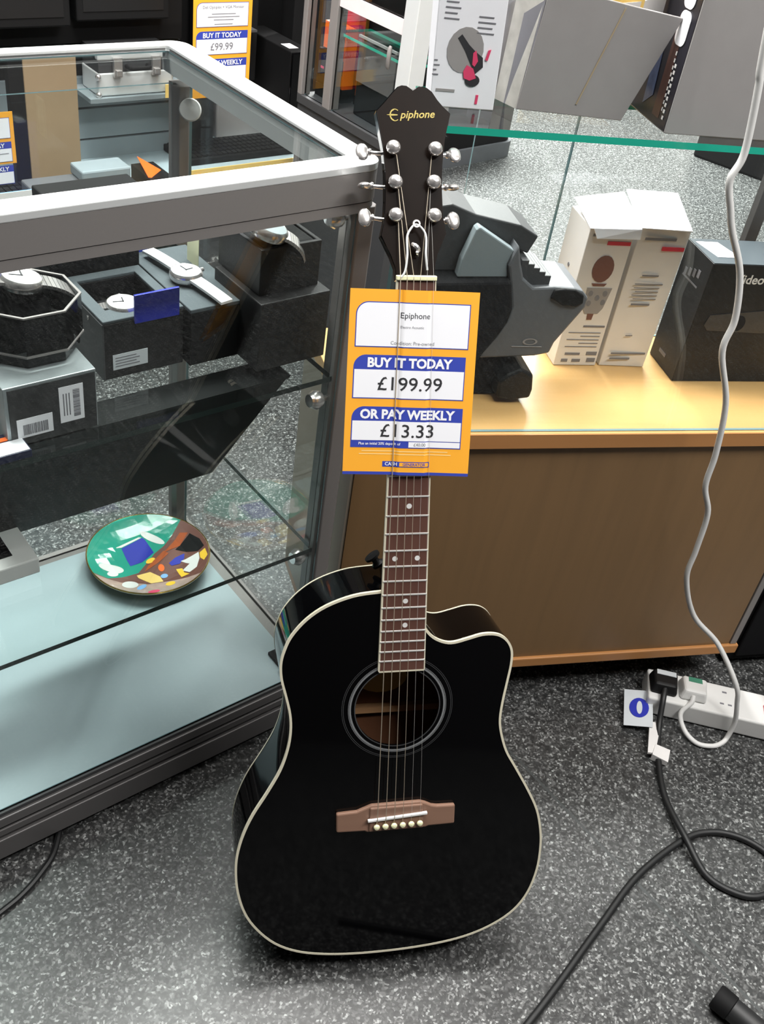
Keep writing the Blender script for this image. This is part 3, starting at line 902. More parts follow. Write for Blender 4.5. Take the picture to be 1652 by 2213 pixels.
part('small_print', carton_lines(MB(), 0.7075, 0.783, n1 - 0.001, [(0.775, 0.12, 0.78, 0.004), (0.719, 0.3, 0.65, 0.0025), (0.706, 0.2, 0.8, 0.0015)] + [(0.700 - 0.006 * k, 0.2 + 0.05 * (k % 2), 0.75, 0.0012) for k in range(4)] + [(0.672, 0.25, 0.65, 0.003), (0.620, 0.35, 0.5, 0.0015), (0.588, 0.15, 0.92, 0.003), (0.579, 0.15, 0.6, 0.003)]), M['ink_grey'], mc2, RC)

# --- black camera carton
bc = thing('camera_carton', 'black carton with a camera picture and white top sticker on the wooden shelf', 'carton', (0.95, 1.24, 0.5655), RC)
part('box_body', MB().box(0.812, 1.02, 1.201, 1.286, 0.5655, 0.7615), mat('black_print_card', (17, 17, 18), 0.45, spec=0.3), bc, RC, bevel=0.0012)
part('top_panel', MB().box(0.813, 1.019, 1.202, 1.285, 0.7615, 0.7622), mat('slate_card', (64, 72, 78), 0.35), bc, RC)
part('sticker', MB().hexa([(0.829, 1.222, 0.7622), (0.866, 1.222, 0.7622), (0.854, 1.274, 0.7622), (0.818, 1.274, 0.7622)], [(0.829, 1.222, 0.7628), (0.866, 1.222, 0.7628), (0.854, 1.274, 0.7628), (0.818, 1.274, 0.7628)]), M['paper_w'], bc, RC)
tx = MB()
put_text(tx, 'Video', 0.020, lambda x, y: (0.880 + x, 1.2004, 0.7385 + y), bold=0.0004)
part('lettering', tx, M['card_w'], bc, RC)
cp = MB().prism([(0.836, 0.680), (0.93, 0.690), (1.0, 0.690), (1.0, 0.655), (0.93, 0.652), (0.84, 0.655), (0.832, 0.664)], 1.2002, 1.201, fz)
part('camera_picture', cp, mat('camera_print', (52, 50, 48), 0.4, var=0.4, scale=80), bc, RC)
part('lens_picture', MB().prism(disc(0.888, 0.668, 0.011, 0.013), 1.1997, 1.2003, fz), M['near_black'], bc, RC)
sp_ = MB()
for k in range(4):
    sp_.box(0.8115, 0.812, 1.225 + 0.012 * k, 1.232 + 0.012 * k, 0.726 - 0.004 * k, 0.738 - 0.004 * k)
sp_.box(0.8115, 0.812, 1.222, 1.27, 0.712, 0.7145)
sp_.box(0.8115, 0.812, 1.24, 1.262, 0.584, 0.590)
part('side_print', sp_, M['ink_grey'], bc, RC)

# --- goods on the glass top
ZG = 0.972
wbx = thing('white_product_carton', 'tall white carton with a grey disc and red-black gadget picture, on the glass top', 'carton', (0.36, 1.16, ZG), RC)
part('box_body', MB().hexa([(0.334, 1.127, ZG), (0.410, 1.127, ZG), (0.410, 1.152, ZG), (0.334, 1.152, ZG)], [(0.318, 1.127, 1.19), (0.398, 1.127, 1.19), (0.398, 1.152, 1.19), (0.318, 1.152, 1.19)]), M['paper_w'], wbx, RC, bevel=0.001)
n2 = 1.127
part('grey_disc_print', MB().prism(disc(0.3645, 1.034, 0.021, 0.024), n2 - 0.0005, n2, fz), M['card_grey'], wbx, RC)
part('gadget_print', MB().prism([(0.354, 1.046), (0.358, 1.050), (0.368, 1.040), (0.376, 1.034), (0.386, 1.028), (0.388, 1.018), (0.380, 1.010), (0.372, 1.022), (0.364, 1.034)], n2 - 0.0009, n2 - 0.0005, fz).prism(disc(0.3785, 1.003, 0.0085, 0.0065), n2 - 0.0009, n2 - 0.0004, fz), M['ink'], wbx, RC)
part('red_print', MB().prism([(0.366, 1.012), (0.369, 1.019), (0.377, 1.016), (0.382, 1.006), (0.375, 1.003), (0.368, 1.005)], n2 - 0.0012, n2 - 0.0009, fz).prism([(0.389, 1.026), (0.391, 1.036), (0.394, 1.037), (0.392, 1.025)], n2 - 0.0012, n2 - 0.0004, fz).prism([(0.374, 1.032), (0.377, 1.035), (0.381, 1.024), (0.378, 1.018), (0.375, 1.020)], n2 - 0.0012, n2 - 0.0009, fz).box(0.386, 0.389, n2 - 0.0006, n2 - 0.0001, 0.978, 0.988), M['pink'], wbx, RC)
for x0_, x1_, z_, dz_ in ((0.374, 0.394, 1.052, 0.0055), (0.335, 0.352, 1.064, 0.0055), (0.331, 0.338, 1.006, 0.005)):
    wl = MB()
    for k in range(4):
        wl.box(x0_, x1_ - 0.003 * (k % 2), n2 - 0.0005, n2, z_ + dz_ * k, z_ + dz_ * k + 0.0013)
    part('small_print', wl, M['ink_grey'], wbx, RC)
part('caption_bar', MB().box(0.338, 0.36, n2 - 0.0005, n2, 0.989, 0.992), M['card_grey'], wbx, RC)

gb = thing('grey_board_folder', 'large slanting sheet of grey cardboard standing between the white carton and the big box', 'cardboard', (0.52, 1.17, ZG), RC)
gsh = [(0.442, ZG), (0.570, ZG), (0.6095, 1.089), (0.556, 1.094), (0.452, 1.105)]
fzt = lambda a, bb, c: (a, c - 0.019 * (a - 0.442) / 0.17, bb)           # the right edge stands a little nearer
part('sheet', MB().prism(gsh, 1.139, 1.144, fzt), M['card_grey'], gb, RC, bevel=0.0008)
part('fold_line', MB().prism([(0.5105, 0.985), (0.512, 0.985), (0.5415, 1.092), (0.540, 1.092)], 1.1382, 1.1392, fzt), mat('tan_fold', (166, 150, 122), 0.7), gb, RC)
part('side_sheet', MB().hexa([(0.426, 1.175, ZG), (0.442, 1.141, ZG), (0.446, 1.145, ZG), (0.430, 1.179, ZG)], [(0.429, 1.175, 1.082), (0.449, 1.141, 1.092), (0.453, 1.145, 1.092), (0.433, 1.179, 1.082)]), mat('pale_corrugated', (176, 174, 168), 0.7, var=0.35, scale=60), gb, RC)
part('side_sheet', MB().hexa([(0.433, 1.160, ZG), (0.4435, 1.139, ZG), (0.4445, 1.14, ZG), (0.434, 1.161, ZG)], [(0.436, 1.160, 1.070), (0.450, 1.139, 1.09), (0.451, 1.14, 1.09), (0.437, 1.161, 1.070)]), M['ink_grey'], gb, RC)

bg = thing('big_grey_carton', 'big plain grey carton with a dark printed spine, right end of the glass top', 'carton', (0.82, 1.18, ZG), RC)
part('box_body', MB().box(0.6105, 1.0, 1.089, 1.202, ZG, 1.30), M['card_grey'], bg, RC, bevel=0.001)
part('spine_print', MB().box(0.6098, 0.6105, 1.0915, 1.200, ZG + 0.002, 1.298), mat('dark_spine_print', (34, 33, 42), 0.35, var=0.5, scale=12), bg, RC)
fs = lambda a, bb, c: (c, a, bb)
part('brown_band', MB().box(0.6094, 0.6098, 1.112, 1.13, ZG + 0.01, 1.09), mat('brown_band_print', (84, 56, 50), 0.4), bg, RC)
part('oval_label', MB().prism(rounded(1.102, 1.128, 1.062, 1.098, 0.009), 0.6088, 0.6094, fs).prism(rounded(1.104, 1.130, 1.100, 1.145, 0.009), 0.6088, 0.6094, fs), M['paper_w'], bg, RC)
part('blue_print', MB().prism([(1.140, 1.0), (1.160, 0.985), (1.163, 1.045), (1.146, 1.055)], 0.6090, 0.6094, fs), mat('blue_silver_print', (90, 104, 140), 0.35, var=0.6, scale=150), bg, RC)
tsp = MB()
for k in range(9):
    tsp.box(0.6089, 0.6094, 1.100 + 0.0006 * k, 1.104 + 0.0006 * k, ZG + 0.012 + 0.007 * k, ZG + 0.016 + 0.007 * k)
    tsp.box(0.6089, 0.6094, 1.107 + 0.0006 * k, 1.1095 + 0.0006 * k, ZG + 0.02 + 0.0075 * k, ZG + 0.024 + 0.0075 * k)
part('small_print', tsp, M['card_w'], bg, RC)

yb = part('yellow_carton', MB().box(0.47, 0.575, 1.155, 1.203, ZG, 1.17), [M['strip_y']], None, RC, bevel=0.001)
tag(yb, 'pale yellow carton just visible above the slanting grey cardboard', 'carton')
rol = MB()
rp = cr([(0.545, 1.150, 1.092), (0.575, 1.156, 1.096), (0.592, 1.162, 1.104), (0.606, 1.166, 1.118)], 5)
for p0, p1 in zip(rp, rp[1:]):
    rol.hexa([p0 + Vector((0, 0, -0.11)), p1 + Vector((0, 0, -0.115)), p1 + Vector((0, 0.002, -0.115)), p0 + Vector((0, 0.002, -0.11))], [p0, p1, p1 + Vector((0, 0.002, 0)), p0 + Vector((0, 0.002, 0))])
rl = part('paper_sheet', rol, [M['card_w']], None, RC)
tag(rl, 'curled cream paper sheet behind the top edge of the grey cardboard', 'paper')
sb = part('striped_carton', MB().box(0.405, 0.432, 1.182, 1.204, ZG, 1.17), [mat('striped_print', (150, 150, 154), 0.5, var=0.8, scale=14)], None, RC)
tag(sb, 'narrow black and white carton between the white carton and grey cardboard', 'carton')

# ================================================================== THE GUITAR, frame GT: a across, d down the neck, h backwards (metres)
mm = lambda *p: tuple(x / 1000.0 for x in p)
gtr = thing('acoustic_guitar', 'black cutaway acoustic guitar with ivory binding, leaning between the two display cases', 'guitar', mm(0, 868, 111), GT)
OUT = [(-28.6, 355.6), (-60.2, 359.5), (-91.6, 370.8), (-114.8, 386.6), (-132.3, 406.8), (-141.1, 425.7), (-145.0, 442.7), (-144.2, 462.3), (-139.1, 484.6), (-134.1, 509.4), (-133.4, 531.8), (-137.0, 556.0), (-146.0, 583.9), (-161.7, 613.4), (-179.4, 643.1), (-191.7, 671.0), (-199.2, 698.9), (-201.3, 725.7), (-199.0, 755.3), (-190.6, 786.8), (-175.6, 813.2), (-152.8, 837.4), (-124.1, 853.2), (-89.6, 861.8), (-49.9, 866.0), (-9.1, 867.0), (31.5, 865.8), (72.6, 861.9), (108.2, 854.3), (140.7, 840.7), (167.7, 821.1), (185.4, 794.4), (195.3, 760.6), (197.7, 726.4), (195.5, 698.6), (188.0, 667.3), (173.4, 636.2), (154.6, 602.4), (140.7, 577.6), (132.2, 550.8), (129.7, 531.8), (131.5, 508.8), (135.2, 483.7), (138.8, 458.8), (138.6, 440.8), (133.3, 428.2), (124.4, 419.8), (113.6, 416.0), (98.8, 415.9), (82.3, 420.1), (63.8, 424.6), (51.3, 423.2), (38.6, 416.6), (29.7, 406.3), (24.5, 392), (23.5, 372), (23.0, 357), (0, 354.8)]
oc_ = [Vector((p.x, p.y)) for p in cr([(a, d, 0) for a, d in OUT], 4, True)]
NO = len(oc_)
nrm = []
for i in range(NO):
    t = (oc_[(i + 1) % NO] - oc_[i - 1]).normalized()
    nrm.append(Vector((t.y, -t.x)))
# make the normals point outward
if sum((oc_[i] - Vector((0, 640))).dot(nrm[i]) for i in range(NO)) < 0:
    nrm = [-n for n in nrm]
off = lambda k: [oc_[i] + nrm[i] * k for i in range(NO)]
depth = lambda d: 88.0 + 23.0 * max(0.0, min(1.0, (d - 356) / 512.0))
HC, HR = (-2.5, 508.0), 52.0

# top plate with the sound hole
bm = bmesh.new()
ov = [bm.verts.new((p.x / 1000, p.y / 1000, 0)) for p in off(-1.0)]
hv = [bm.verts.new(((HC[0] + HR * math.cos(2 * PI * k / 64)) / 1000, (HC[1] + HR * math.sin(2 * PI * k / 64)) / 1000, 0)) for k in range(64)]
es = [bm.edges.new((ov[i], ov[(i + 1) % NO])) for i in range(NO)] + [bm.edges.new((hv[i], hv[(i + 1) % 64])) for i in range(64)]
bmesh.ops.triangle_fill(bm, use_beauty=True, use_dissolve=False, edges=es)
bm.verts.index_update()
tp = MB()
tv = [v.co.copy() for v in bm.verts]
tf = [tuple(v.index for v in f.verts) for f in bm.faces]
tp.add(tv, tf)
tp.add([v + Vector((0, 0, 0.003)) for v in tv], [f[::-1] for f in tf], 1)
k0 = len(tp.v)
tp.v += [Vector((HC[0] / 1000 + HR / 1000 * math.cos(2 * PI * k / 64), HC[1] / 1000 + HR / 1000 * math.sin(2 * PI * k / 64), z)) for z in (0, 0.003) for k in range(64)]
for k in range(64):
    tp.f.append([k0 + k, k0 + (k + 1) % 64, k0 + 64 + (k + 1) % 64, k0 + 64 + k]); tp.m.append(0)
bm.free()
part('soundboard', tp, [M['gloss_black'], M['inner_wood']], gtr, GT)
# sides, back
sd = MB()
vs = [mm(p.x, p.y, 2.0) for p in off(-0.2)] + [mm(p.x, p.y, depth(p.y) - 2) for p in off(-0.2)]
sd.add(vs, [(i, (i + 1) % NO, NO + (i + 1) % NO, NO + i) for i in range(NO)])
part('body_side', sd, M['gloss_black'], gtr, GT, smooth=True)
bk_ = MB()
bk_.add([mm(p.x, p.y, depth(p.y)) for p in off(-0.5)], [tuple(range(NO))])
part('body_back', bk_, M['gloss_black'], gtr, GT)
inb = MB().add([mm(p.x, p.y, depth(p.y) - 3) for p in off(-3)], [tuple(range(NO))])
part('inner_back', inb, wood('inner_back_wood', (104, 66, 44), (124, 82, 56), 1, 0.8), gtr, GT)
part('back_brace', MB().prism([(-112, 550.5), (112, 550.5), (112, 559), (-112, 559)], 82, 93, lambda a, d, c: mm(a, d, c)), M['inner_wood'], gtr, GT)
part('maker_label', MB().prism(disc(-6, 512, 34, 22), 90.6, 91.2, lambda a, d, c: mm(a, d, c)), M['strip_y'], gtr, GT, label='pale paper label inside the sound hole')


def bind(name, ro, ri, z0, z1, f=lambda d: 0.0):
    o, i_ = off(ro), off(ri)
    vs = [mm(p.x, p.y, f(p.y) + z0) for p in o] + [mm(p.x, p.y, f(p.y) + z1) for p in o] + [mm(p.x, p.y, f(p.y) + z0) for p in i_] + [mm(p.x, p.y, f(p.y) + z1) for p in i_]
    fs = []
    for k in range(NO):
        j = (k + 1) % NO
        fs += [(k, j, NO + j, NO + k), (2 * NO + j, 2 * NO + k, 3 * NO + k, 3 * NO + j), (j, k, 2 * NO + k, 2 * NO + j), (NO + k, NO + j, 3 * NO + j, 3 * NO + k)]
    return part(name, MB().add(vs, fs), M['ivory'], gtr, GT, smooth=True)


bind('front_binding', 0.3, -2.6, -0.5, 3.6)
bind('back_binding', 0.2, -1.6, -2.6, 0.4, depth)

ro_ = MB()
for r0, r1, m_ in ((HR, HR + 1.3, 1), (HR + 5.2, HR + 7.6, 0), (HR + 8.2, HR + 8.9, 0), (HR + 14.3, HR + 15.0, 1), (HR + 16.2, HR + 16.8, 1)):
    n = 72
    vs = [mm(HC[0] + r * math.cos(2 * PI * k / n), HC[1] + r * math.sin(2 * PI * k / n), -0.25) for r in (r0, r1) for k in range(n)]
    ro_.add(vs, [(k, (k + 1) % n, n + (k + 1) % n, n + k) for k in range(n)], m_)
part('rosette', ro_, [M['rosette_grey'], M['grey_dark']], gtr, GT)

# neck, heel, fingerboard
nk = MB()
rows = []
for d in (-2, 40, 120, 220, 320, 362):
    w = 21.5 + (27.3 - 21.5) * d / 360
    dp = 17 + 5 * d / 360
    rows.append([mm(w * math.cos(PI * k / 10), d, 0.2 + dp * math.sin(PI * k / 10) ** 0.8) for k in range(11)])
o_ = 0
for r in rows:
    nk.v += [Vector(p) for p in r]
for i in range(len(rows) - 1):
    for k in range(11):
        j = (k + 1) % 11
        nk.f.append([i * 11 + k, i * 11 + j, (i + 1) * 11 + j, (i + 1) * 11 + k]); nk.m.append(0)
nk.f.append(list(range(11))); nk.m.append(0)
nk.f.append([(len(rows) - 1) * 11 + k for k in range(11)][::-1]); nk.m.append(0)
part('neck', nk, M['gloss_black'], gtr, GT, smooth=True)
part('heel', MB().hexa([mm(-22, 322, 12), mm(22, 322, 12), mm(24, 362, 4), mm(-24, 362, 4)], [mm(-14, 350, 84), mm(14, 350, 84), mm(16, 362, 84), mm(-16, 362, 84)]), M['gloss_black'], gtr, GT, bevel=0.006, seg=3)
part('strap_button', MB().lathe([(0.0, 0), (0.008, 0), (0.0085, 0.003), (0.0045, 0.006), (0.0045, 0.010), (0.010, 0.013), (0.010, 0.016), (0.0, 0.017)], mm(-19, 346, 62), Vector((-0.6, -0.8, 0)), 18), M['black'], gtr, GT, smooth=True)
fw = lambda d: 21.5 + (28.5 - 21.5) * d / 458
fb = MB().hexa([mm(-fw(0) + 2, 0, 0.2), mm(fw(0) - 1.2, 0, 0.2), mm(fw(456.5) - 1.4, 456.5, 0.2), mm(-fw(456.5) + 2, 456.5, 0.2)],
               [mm(-fw(0) + 2, 0, -4), mm(fw(0) - 1.2, 0, -4), mm(fw(456.5) - 1.4, 456.5, -4), mm(-fw(456.5) + 2, 456.5, -4)])
fbo = part('fingerboard', fb, M['rosewood'], gtr, GT)
bd = MB()
bd.hexa([mm(-fw(0) - 0.1, 0, 0.3), mm(-fw(0) + 2, 0, 0.3), mm(-fw(458) + 2, 456.5, 0.3), mm(-fw(458) - 0.1, 456.5, 0.3)], [mm(-fw(0) - 0.1, 0, -4.02), mm(-fw(0) + 2, 0, -4.02), mm(-fw(458) + 2, 456.5, -4.02), mm(-fw(458) - 0.1, 456.5, -4.02)])
bd.hexa([mm(fw(0) - 1.2, 0, 0.3), mm(fw(0) + 0.1, 0, 0.3), mm(fw(458) + 0.1, 456.5, 0.3), mm(fw(458) - 1.4, 456.5, 0.3)], [mm(fw(0) - 1.2, 0, -4.02), mm(fw(0) + 0.1, 0, -4.02), mm(fw(458) + 0.1, 456.5, -4.02), mm(fw(458) - 1.4, 456.5, -4.02)])
bd.hexa([mm(-fw(458) - 0.1, 456.5, 0.3), mm(fw(458) + 0.1, 456.5, 0.3), mm(fw(458) - 1.5, 458.6, 0.3), mm(-fw(458) + 1.5, 458.6, 0.3)], [mm(-fw(458) - 0.1, 456.5, -4.02), mm(fw(458) + 0.1, 456.5, -4.02), mm(fw(458) - 1.5, 458.6, -4.02), mm(-fw(458) + 1.5, 458.6, -4.02)])
part('fingerboard_binding', bd, M['ivory'], fbo, GT)
fd = lambda n: 648.0 * (1 - 2 ** (-n / 12.0))
for n in range(1, 21):
    d = fd(n)
    w = fw(d) - 0.6
    part('fret', MB().prism([(d - 1.1, -3.9), (d - 0.75, -4.75), (d + 0.75, -4.75), (d + 1.1, -3.9)], -w, w, lambda a, b_, c: mm(c, a, b_)), M['steel'], fbo, GT)
for n, aa in ((3, (0,)), (5, (0,)), (7, (0,)), (9, (1.5,)), (12, (-13.0, 13.5)), (15, (1.5,)), (17, (2.0,))):
    d = (fd(n) + fd(n - 1)) / 2
    for a in aa:
        part('inlay_dot', MB().prism(disc(a, d, 3.1, 3.1), -4.12, -3.9, lambda x, y, c: mm(x, y, c)), M['white_pl'], fbo, GT)
nt_ = MB().box(-0.0218, 0.0218, -0.0046, 0.0006, -0.0068, 0.001)
part('nut', nt_, M['cream_pl'], gtr, GT, bevel=0.001)

# headstock, tilted back 14 degrees
HT = math.radians(14)
hp = lambda a, s, h: mm(a, -s * math.cos(HT) + h * math.sin(HT), s * math.sin(HT) + h * math.cos(HT))
HS = [(-12.2, 202.6), (-7.4, 202.3), (-3.8, 200.2), (-0.9, 198.2), (2.8, 200.5), (7.1, 202.4), (9.5, 202.6), (14.9, 201.1), (20.3, 197.3), (26.3, 188.9), (32.4, 182.2), (40.2, 175.6), (37.7, 165.0), (33.8, 148.5), (30.8, 121.5), (30.0, 98.0), (31.0, 68.6), (34.5, 49.3), (29.6, 39.1), (24.5, 27.2), (21.9, 16.5), (20.4, 3.5), (20.4, 0), (-21.0, 0), (-22.1, 12.2), (-26.7, 25.0), (-31.4, 34.2), (-37.0, 46.0), (-33.4, 61.1), (-31.9, 84.4), (-31.7, 113.4), (-33.6, 136.5), (-36.9, 154.8), (-40.4, 175.4), (-31.7, 184.4), (-25.6, 191.6), (-21.9, 195.8), (-17.1, 200.7)]
hsm = part('headstock', MB().prism(HS, 1.0, 15.5, hp), M['gloss_black'], gtr, GT, bevel=0.001)
part('headstock_face', MB().prism([(a * 0.985, s if s < 3 else 1.2 + (s - 1.2) * 0.994) for a, s in HS], 0.2, 1.1, hp), M['dark_wood'], hsm, GT)
lg = MB()
put_text(lg, 'piphone', 0.0112, lambda x, y: hp(x * 1000 + 3.6, 172.3 + y * 1000 + x * 60, 0.0), bold=0.00015, shear=0.25, sx=1.02)
n = 18
vs = []
for k in range(n + 1):
    a = math.radians(50 + 260 * k / n)
    for r in (5.6, 4.3 if 3 < k < 15 else 4.9):
        vs.append(hp(-20.5 + r * math.cos(a) * 1.0, 171.0 + r * math.sin(a) * 1.15, 0.0))
lg.add(vs, [(2 * k, 2 * k + 1, 2 * k + 3, 2 * k + 2) for k in range(n)])
lg.add([hp(x, y, 0.0) for x, y in ((-29.5, 170.9), (-24, 170.1), (-17.5, 170.7), (-17.5, 171.7), (-24, 171.9))], [(0, 1, 2, 3, 4)])
part('logo', lg, M['gold'], hsm, GT)
posts = [(-23.6, 135.5), (-21.8, 100.2), (-21.9, 66.0), (21.5, 135.7), (19.6, 101.2), (19.8, 66.6)]
knobs = [(-53.3, 136.5, 0.3), (-51.4, 101.3, 1.45), (-51.3, 67.8, 0.15), (48.0, 137.0, 0.5), (45.7, 102.4, 1.35), (46.0, 67.0, 0.2)]
for (a, s), (ka, ks, tw) in zip(posts, knobs):
    sgn = 1 if a > 0 else -1
    up = (Vector(hp(0, 0, -1)) - Vector(hp(0, 0, 0))).normalized()
    tu = MB().lathe([(0.0030, -0.002), (0.0030, 0.003), (0.0070, 0.0035), (0.0078, 0.006), (0.0070, 0.0092), (0.0040, 0.0114), (0.0, 0.012)], hp(a, s, 0), up, 20)
    tu.tube([hp(a + sgn * 9, s, 17), hp(ka - sgn * 5, ks, 17)], 0.0021, 10)
    tu.lathe([(0.0034, 0), (0.0040, 0.002), (0.0030, 0.004)], hp(ka - sgn * 9.5, ks, 17), Vector(hp(sgn, 0, 0)) - Vector(hp(0, 0, 0)), 12)
    tu.prism([(a - 7, s - 9), (a + 7, s - 9), (a + 7, s + 9), (a - 7, s + 9)], 15.4, 20.0, hp)
    to = part('tuning_machine', tu, M['chrome'], gtr, GT, smooth=True)
    kb = MB()
    c = Vector(hp(ka, ks, 17))
    ea = (Vector(hp(1, 0, 0)) - Vector(hp(0, 0, 0))).normalized()
    es_ = (Vector(hp(0, 1, 0)) - Vector(hp(0, 0, 0))).normalized()
    eh = (Vector(hp(0, 0, 1)) - Vector(hp(0, 0, 0))).normalized()
    f1 = es_ * math.cos(tw) + eh * math.sin(tw)
    f2 = -es_ * math.sin(tw) + eh * math.cos(tw)
    tmp = MB().ball((0, 0, 0), 1.0, (1, 1, 1), 20)
    kb.v = [c + ea * v.x * 0.0070 * (1.0 + 0.12 * abs(v.y)) + f1 * v.y * 0.0102 + f2 * v.z * 0.0036 for v in tmp.v]
    kb.f, kb.m = tmp.f, tmp.m
    part('button', kb, M['chrome'], to, GT, smooth=True)

# bridge
br = [(-76, 648), (-50, 646.5), (-40, 642.5), (-32, 639.2), (30, 638.4), (37, 640.8), (45, 645), (52, 646.5), (75.5, 647), (76, 674.4), (42, 675), (38, 676.5), (-36, 677.5), (-40, 675.5), (-75.5, 674.6)]
bo = part('bridge', MB().prism(br, -6.5, 0.2, lambda a, d, c: mm(a, d, c)), M['bridge_wood'], gtr, GT, bevel=0.002)
part('bridge_body', MB().prism([(-34, 641.5), (33, 641), (35, 675), (-35, 675.5)], -9, -5.5, lambda a, d, c: mm(a, d, c)), M['bridge_wood'], bo, GT, bevel=0.002)
sdl = MB().hexa([mm(-37, 656.5, -8.0), mm(38.5, 651, -8.0), mm(38.5, 654, -8.0), mm(-37, 659.5, -8.0)], [mm(-37, 656.5, -12.6), mm(38.5, 651, -12.6), mm(38.5, 654, -12.6), mm(-37, 659.5, -12.6)])
part('saddle', sdl, M['white_pl'], bo, GT, bevel=0.0006)
pins = [(-25.7 + 11.02 * k, 667.1 - 0.22 * k) for k in range(6)]
for a, d in pins:
    part('bridge_pin', MB().lathe([(0.0024, -0.004), (0.0024, 0.0015), (0.0038, 0.002), (0.0040, 0.0035), (0.0028, 0.0052), (0.0, 0.0058)], mm(a, d, -9), (0, 0, -1), 16), M['cream_pl'], bo, GT, smooth=True)
gau = (0.68, 0.60, 0.52, 0.42, 0.20, 0.17)
for k in range(6):
    an = -18.0 + 7.2 * k
    pa, ps = ((posts[2], posts[1], posts[0])[k] if k < 3 else (posts[3], posts[4], posts[5])[k - 3])
    a_, d_ = pins[k]
    h0 = Vector(hp(pa + (2.8 if pa < 0 else -2.8), ps, -3.0)) * 1000
    pts = [h0, (an, -3.0, -6.6), (an, 0.5, -7.0), (a_ * 0.985, 655 - 0.9 * k + 1.2, -13.2), (a_, d_ - 2.5, -9.6)]
    part('string', MB().tube([mm(*p) for p in pts], 0.8 * gau[k] / 1000, 8), M['bronze'] if k < 4 else M['steel'], gtr, GT, smooth=True)

# ------------------------------------------------------------------ price sheet threaded under the outer strings
def sheet_h(x, y, d):
    """height of the page: over the middle strings, under the two outer ones (x, y in page mm)"""
    v = y / 210.0
    xl, xr = 57.0 + 1.5 * v, 94.0 + 7.0 * v
    hs = -7.1 - 1.95 * d / 216.0
    e = min(x - (xl + 1.6), (xr - 1.6) - x)                   # distance inside the outer strings
    t = min(1.0, max(0.0, (e + 1.0) / 6.0))
    t = t * t * (3 - 2 * t)
    out = max(0.0, -e - 2.0)
    return (hs + 1.5) * (1 - t) + (hs - 0.75) * t - 0.035 * out


ptag = thing('price_sheet', 'orange price sheet reading 199.99 tucked behind the guitar strings', 'price sign', mm(0, 216, -5), GT)
CTL, CTR, CBR, CBL = (-71.4, 9.1), (69.7, 12.0), (66.7, 216.3), (-76.8, 210.4)


def sheet_uv(u, v):                                          # u, v in 0..1 from the top left corner
    a = (CTL[0] * (1 - u) + CTR[0] * u) * (1 - v) + (CBL[0] * (1 - u) + CBR[0] * u) * v
    d = (CTL[1] * (1 - u) + CTR[1] * u) * (1 - v) + (CBL[1] * (1 - u) + CBR[1] * u) * v
    return a, d


def sheet_cut(bm):
    q = 50.0
    while q <= 108:
        bmesh.ops.bisect_plane(bm, geom=bm.verts[:] + bm.edges[:] + bm.faces[:], plane_co=(q, 0, 0), plane_no=(1, -0.02, 0))
        q += 1.0
    q = 7.0
    while q < 210:
        bmesh.ops.bisect_plane(bm, geom=bm.verts[:] + bm.edges[:] + bm.faces[:], plane_co=(0, q, 0), plane_no=(0, 1, 0))
        q += 7.0
    bm.verts.index_update()


def sheet_emit(mb, bm, lift, mi=0):
    V = []
    for v in bm.verts:
        a, d = sheet_uv(v.co.x / 148.0, v.co.y / 210.0)
        V.append(mm(a, d, sheet_h(v.co.x, v.co.y, d) - lift))
    mb.add(V, [tuple(v.index for v in f.verts) for f in bm.faces], mi)
    bm.free()


def sheet_poly(mb, poly, lift, mi=0):                        # poly in page mm (148 x 210), cut finely so that it follows the bend
    bm = bmesh.new()
    bm.faces.new([bm.verts.new((x, y, 0)) for x, y in poly])
    sheet_cut(bm)
    sheet_emit(mb, bm, lift, mi)


def sheet_text(mb, s, size, x, y, lift, bold=0.0, sx=1.0):
    V, Fc = text2d(s, size, bold, 0.0, sx)
    bm = bmesh.new()
    vv = [bm.verts.new((x + a, y - b_, 0)) for a, b_ in V]
    for f in Fc:
        try:
            bm.faces.new([vv[i] for i in f])
        except ValueError:
            pass
    sheet_cut(bm)
    sheet_emit(mb, bm, lift)


def rr(x0, x1, y0, y1, r):                                   # box with a rounded top-left corner
    return [(x0 + r - r * math.sin(PI / 2 * k / 10), y0 + r - r * math.cos(PI / 2 * k / 10)) for k in range(11)] + [(x0, y1), (x1, y1), (x1, y0)]


sh = MB()
sheet_poly(sh, [(0, 0), (148, 0), (148, 210), (0, 210)], 0.0)
part('sheet', sh, M['paper_o'], ptag, GT)
f_ = MB()
sheet_poly(f_, rr(7.5, 138.5, 13.5, 63.5, 14), 0.18)
sheet_poly(f_, rr(7.2, 136.5, 72, 121.5, 14), 0.18)
sheet_poly(f_, rr(7.6, 137, 130.5, 178, 14), 0.18)
sheet_poly(f_, [(0, 206.5), (148, 206.5), (148, 210), (0, 210)], 0.18)
sheet_poly(f_, [(46, 194), (101, 194), (101, 200.5), (46, 200.5)], 0.18)
part('blue_panel', f_, M['print_blue'], ptag, GT)
w_ = MB()
sheet_poly(w_, rr(8.6, 137.4, 14.6, 62.4, 13), 0.34)
sheet_poly(w_, [(8.4, 88.5), (135.4, 88.5), (135.4, 120.4), (8.4, 120.4)], 0.34)
sheet_poly(w_, [(8.8, 147), (135.9, 147), (135.9, 169.5), (8.8, 169.5)], 0.34)
sheet_poly(w_, [(75, 170.4), (135.9, 170.4), (135.9, 176.9), (75, 176.9)], 0.34)
sheet_poly(w_, [(65.5, 195), (100, 195), (100, 199.5), (65.5, 199.5)], 0.34, 1)
part('white_panel', w_, [M['paper_w'], M['paper_o']], ptag, GT)
_t = MB(); sheet_text(_t, 'BUY IT TODAY', 14.5, 71.5, 81.0, 0.5, bold=0.60); part('white_lettering', _t, M['paper_w'], ptag, GT)
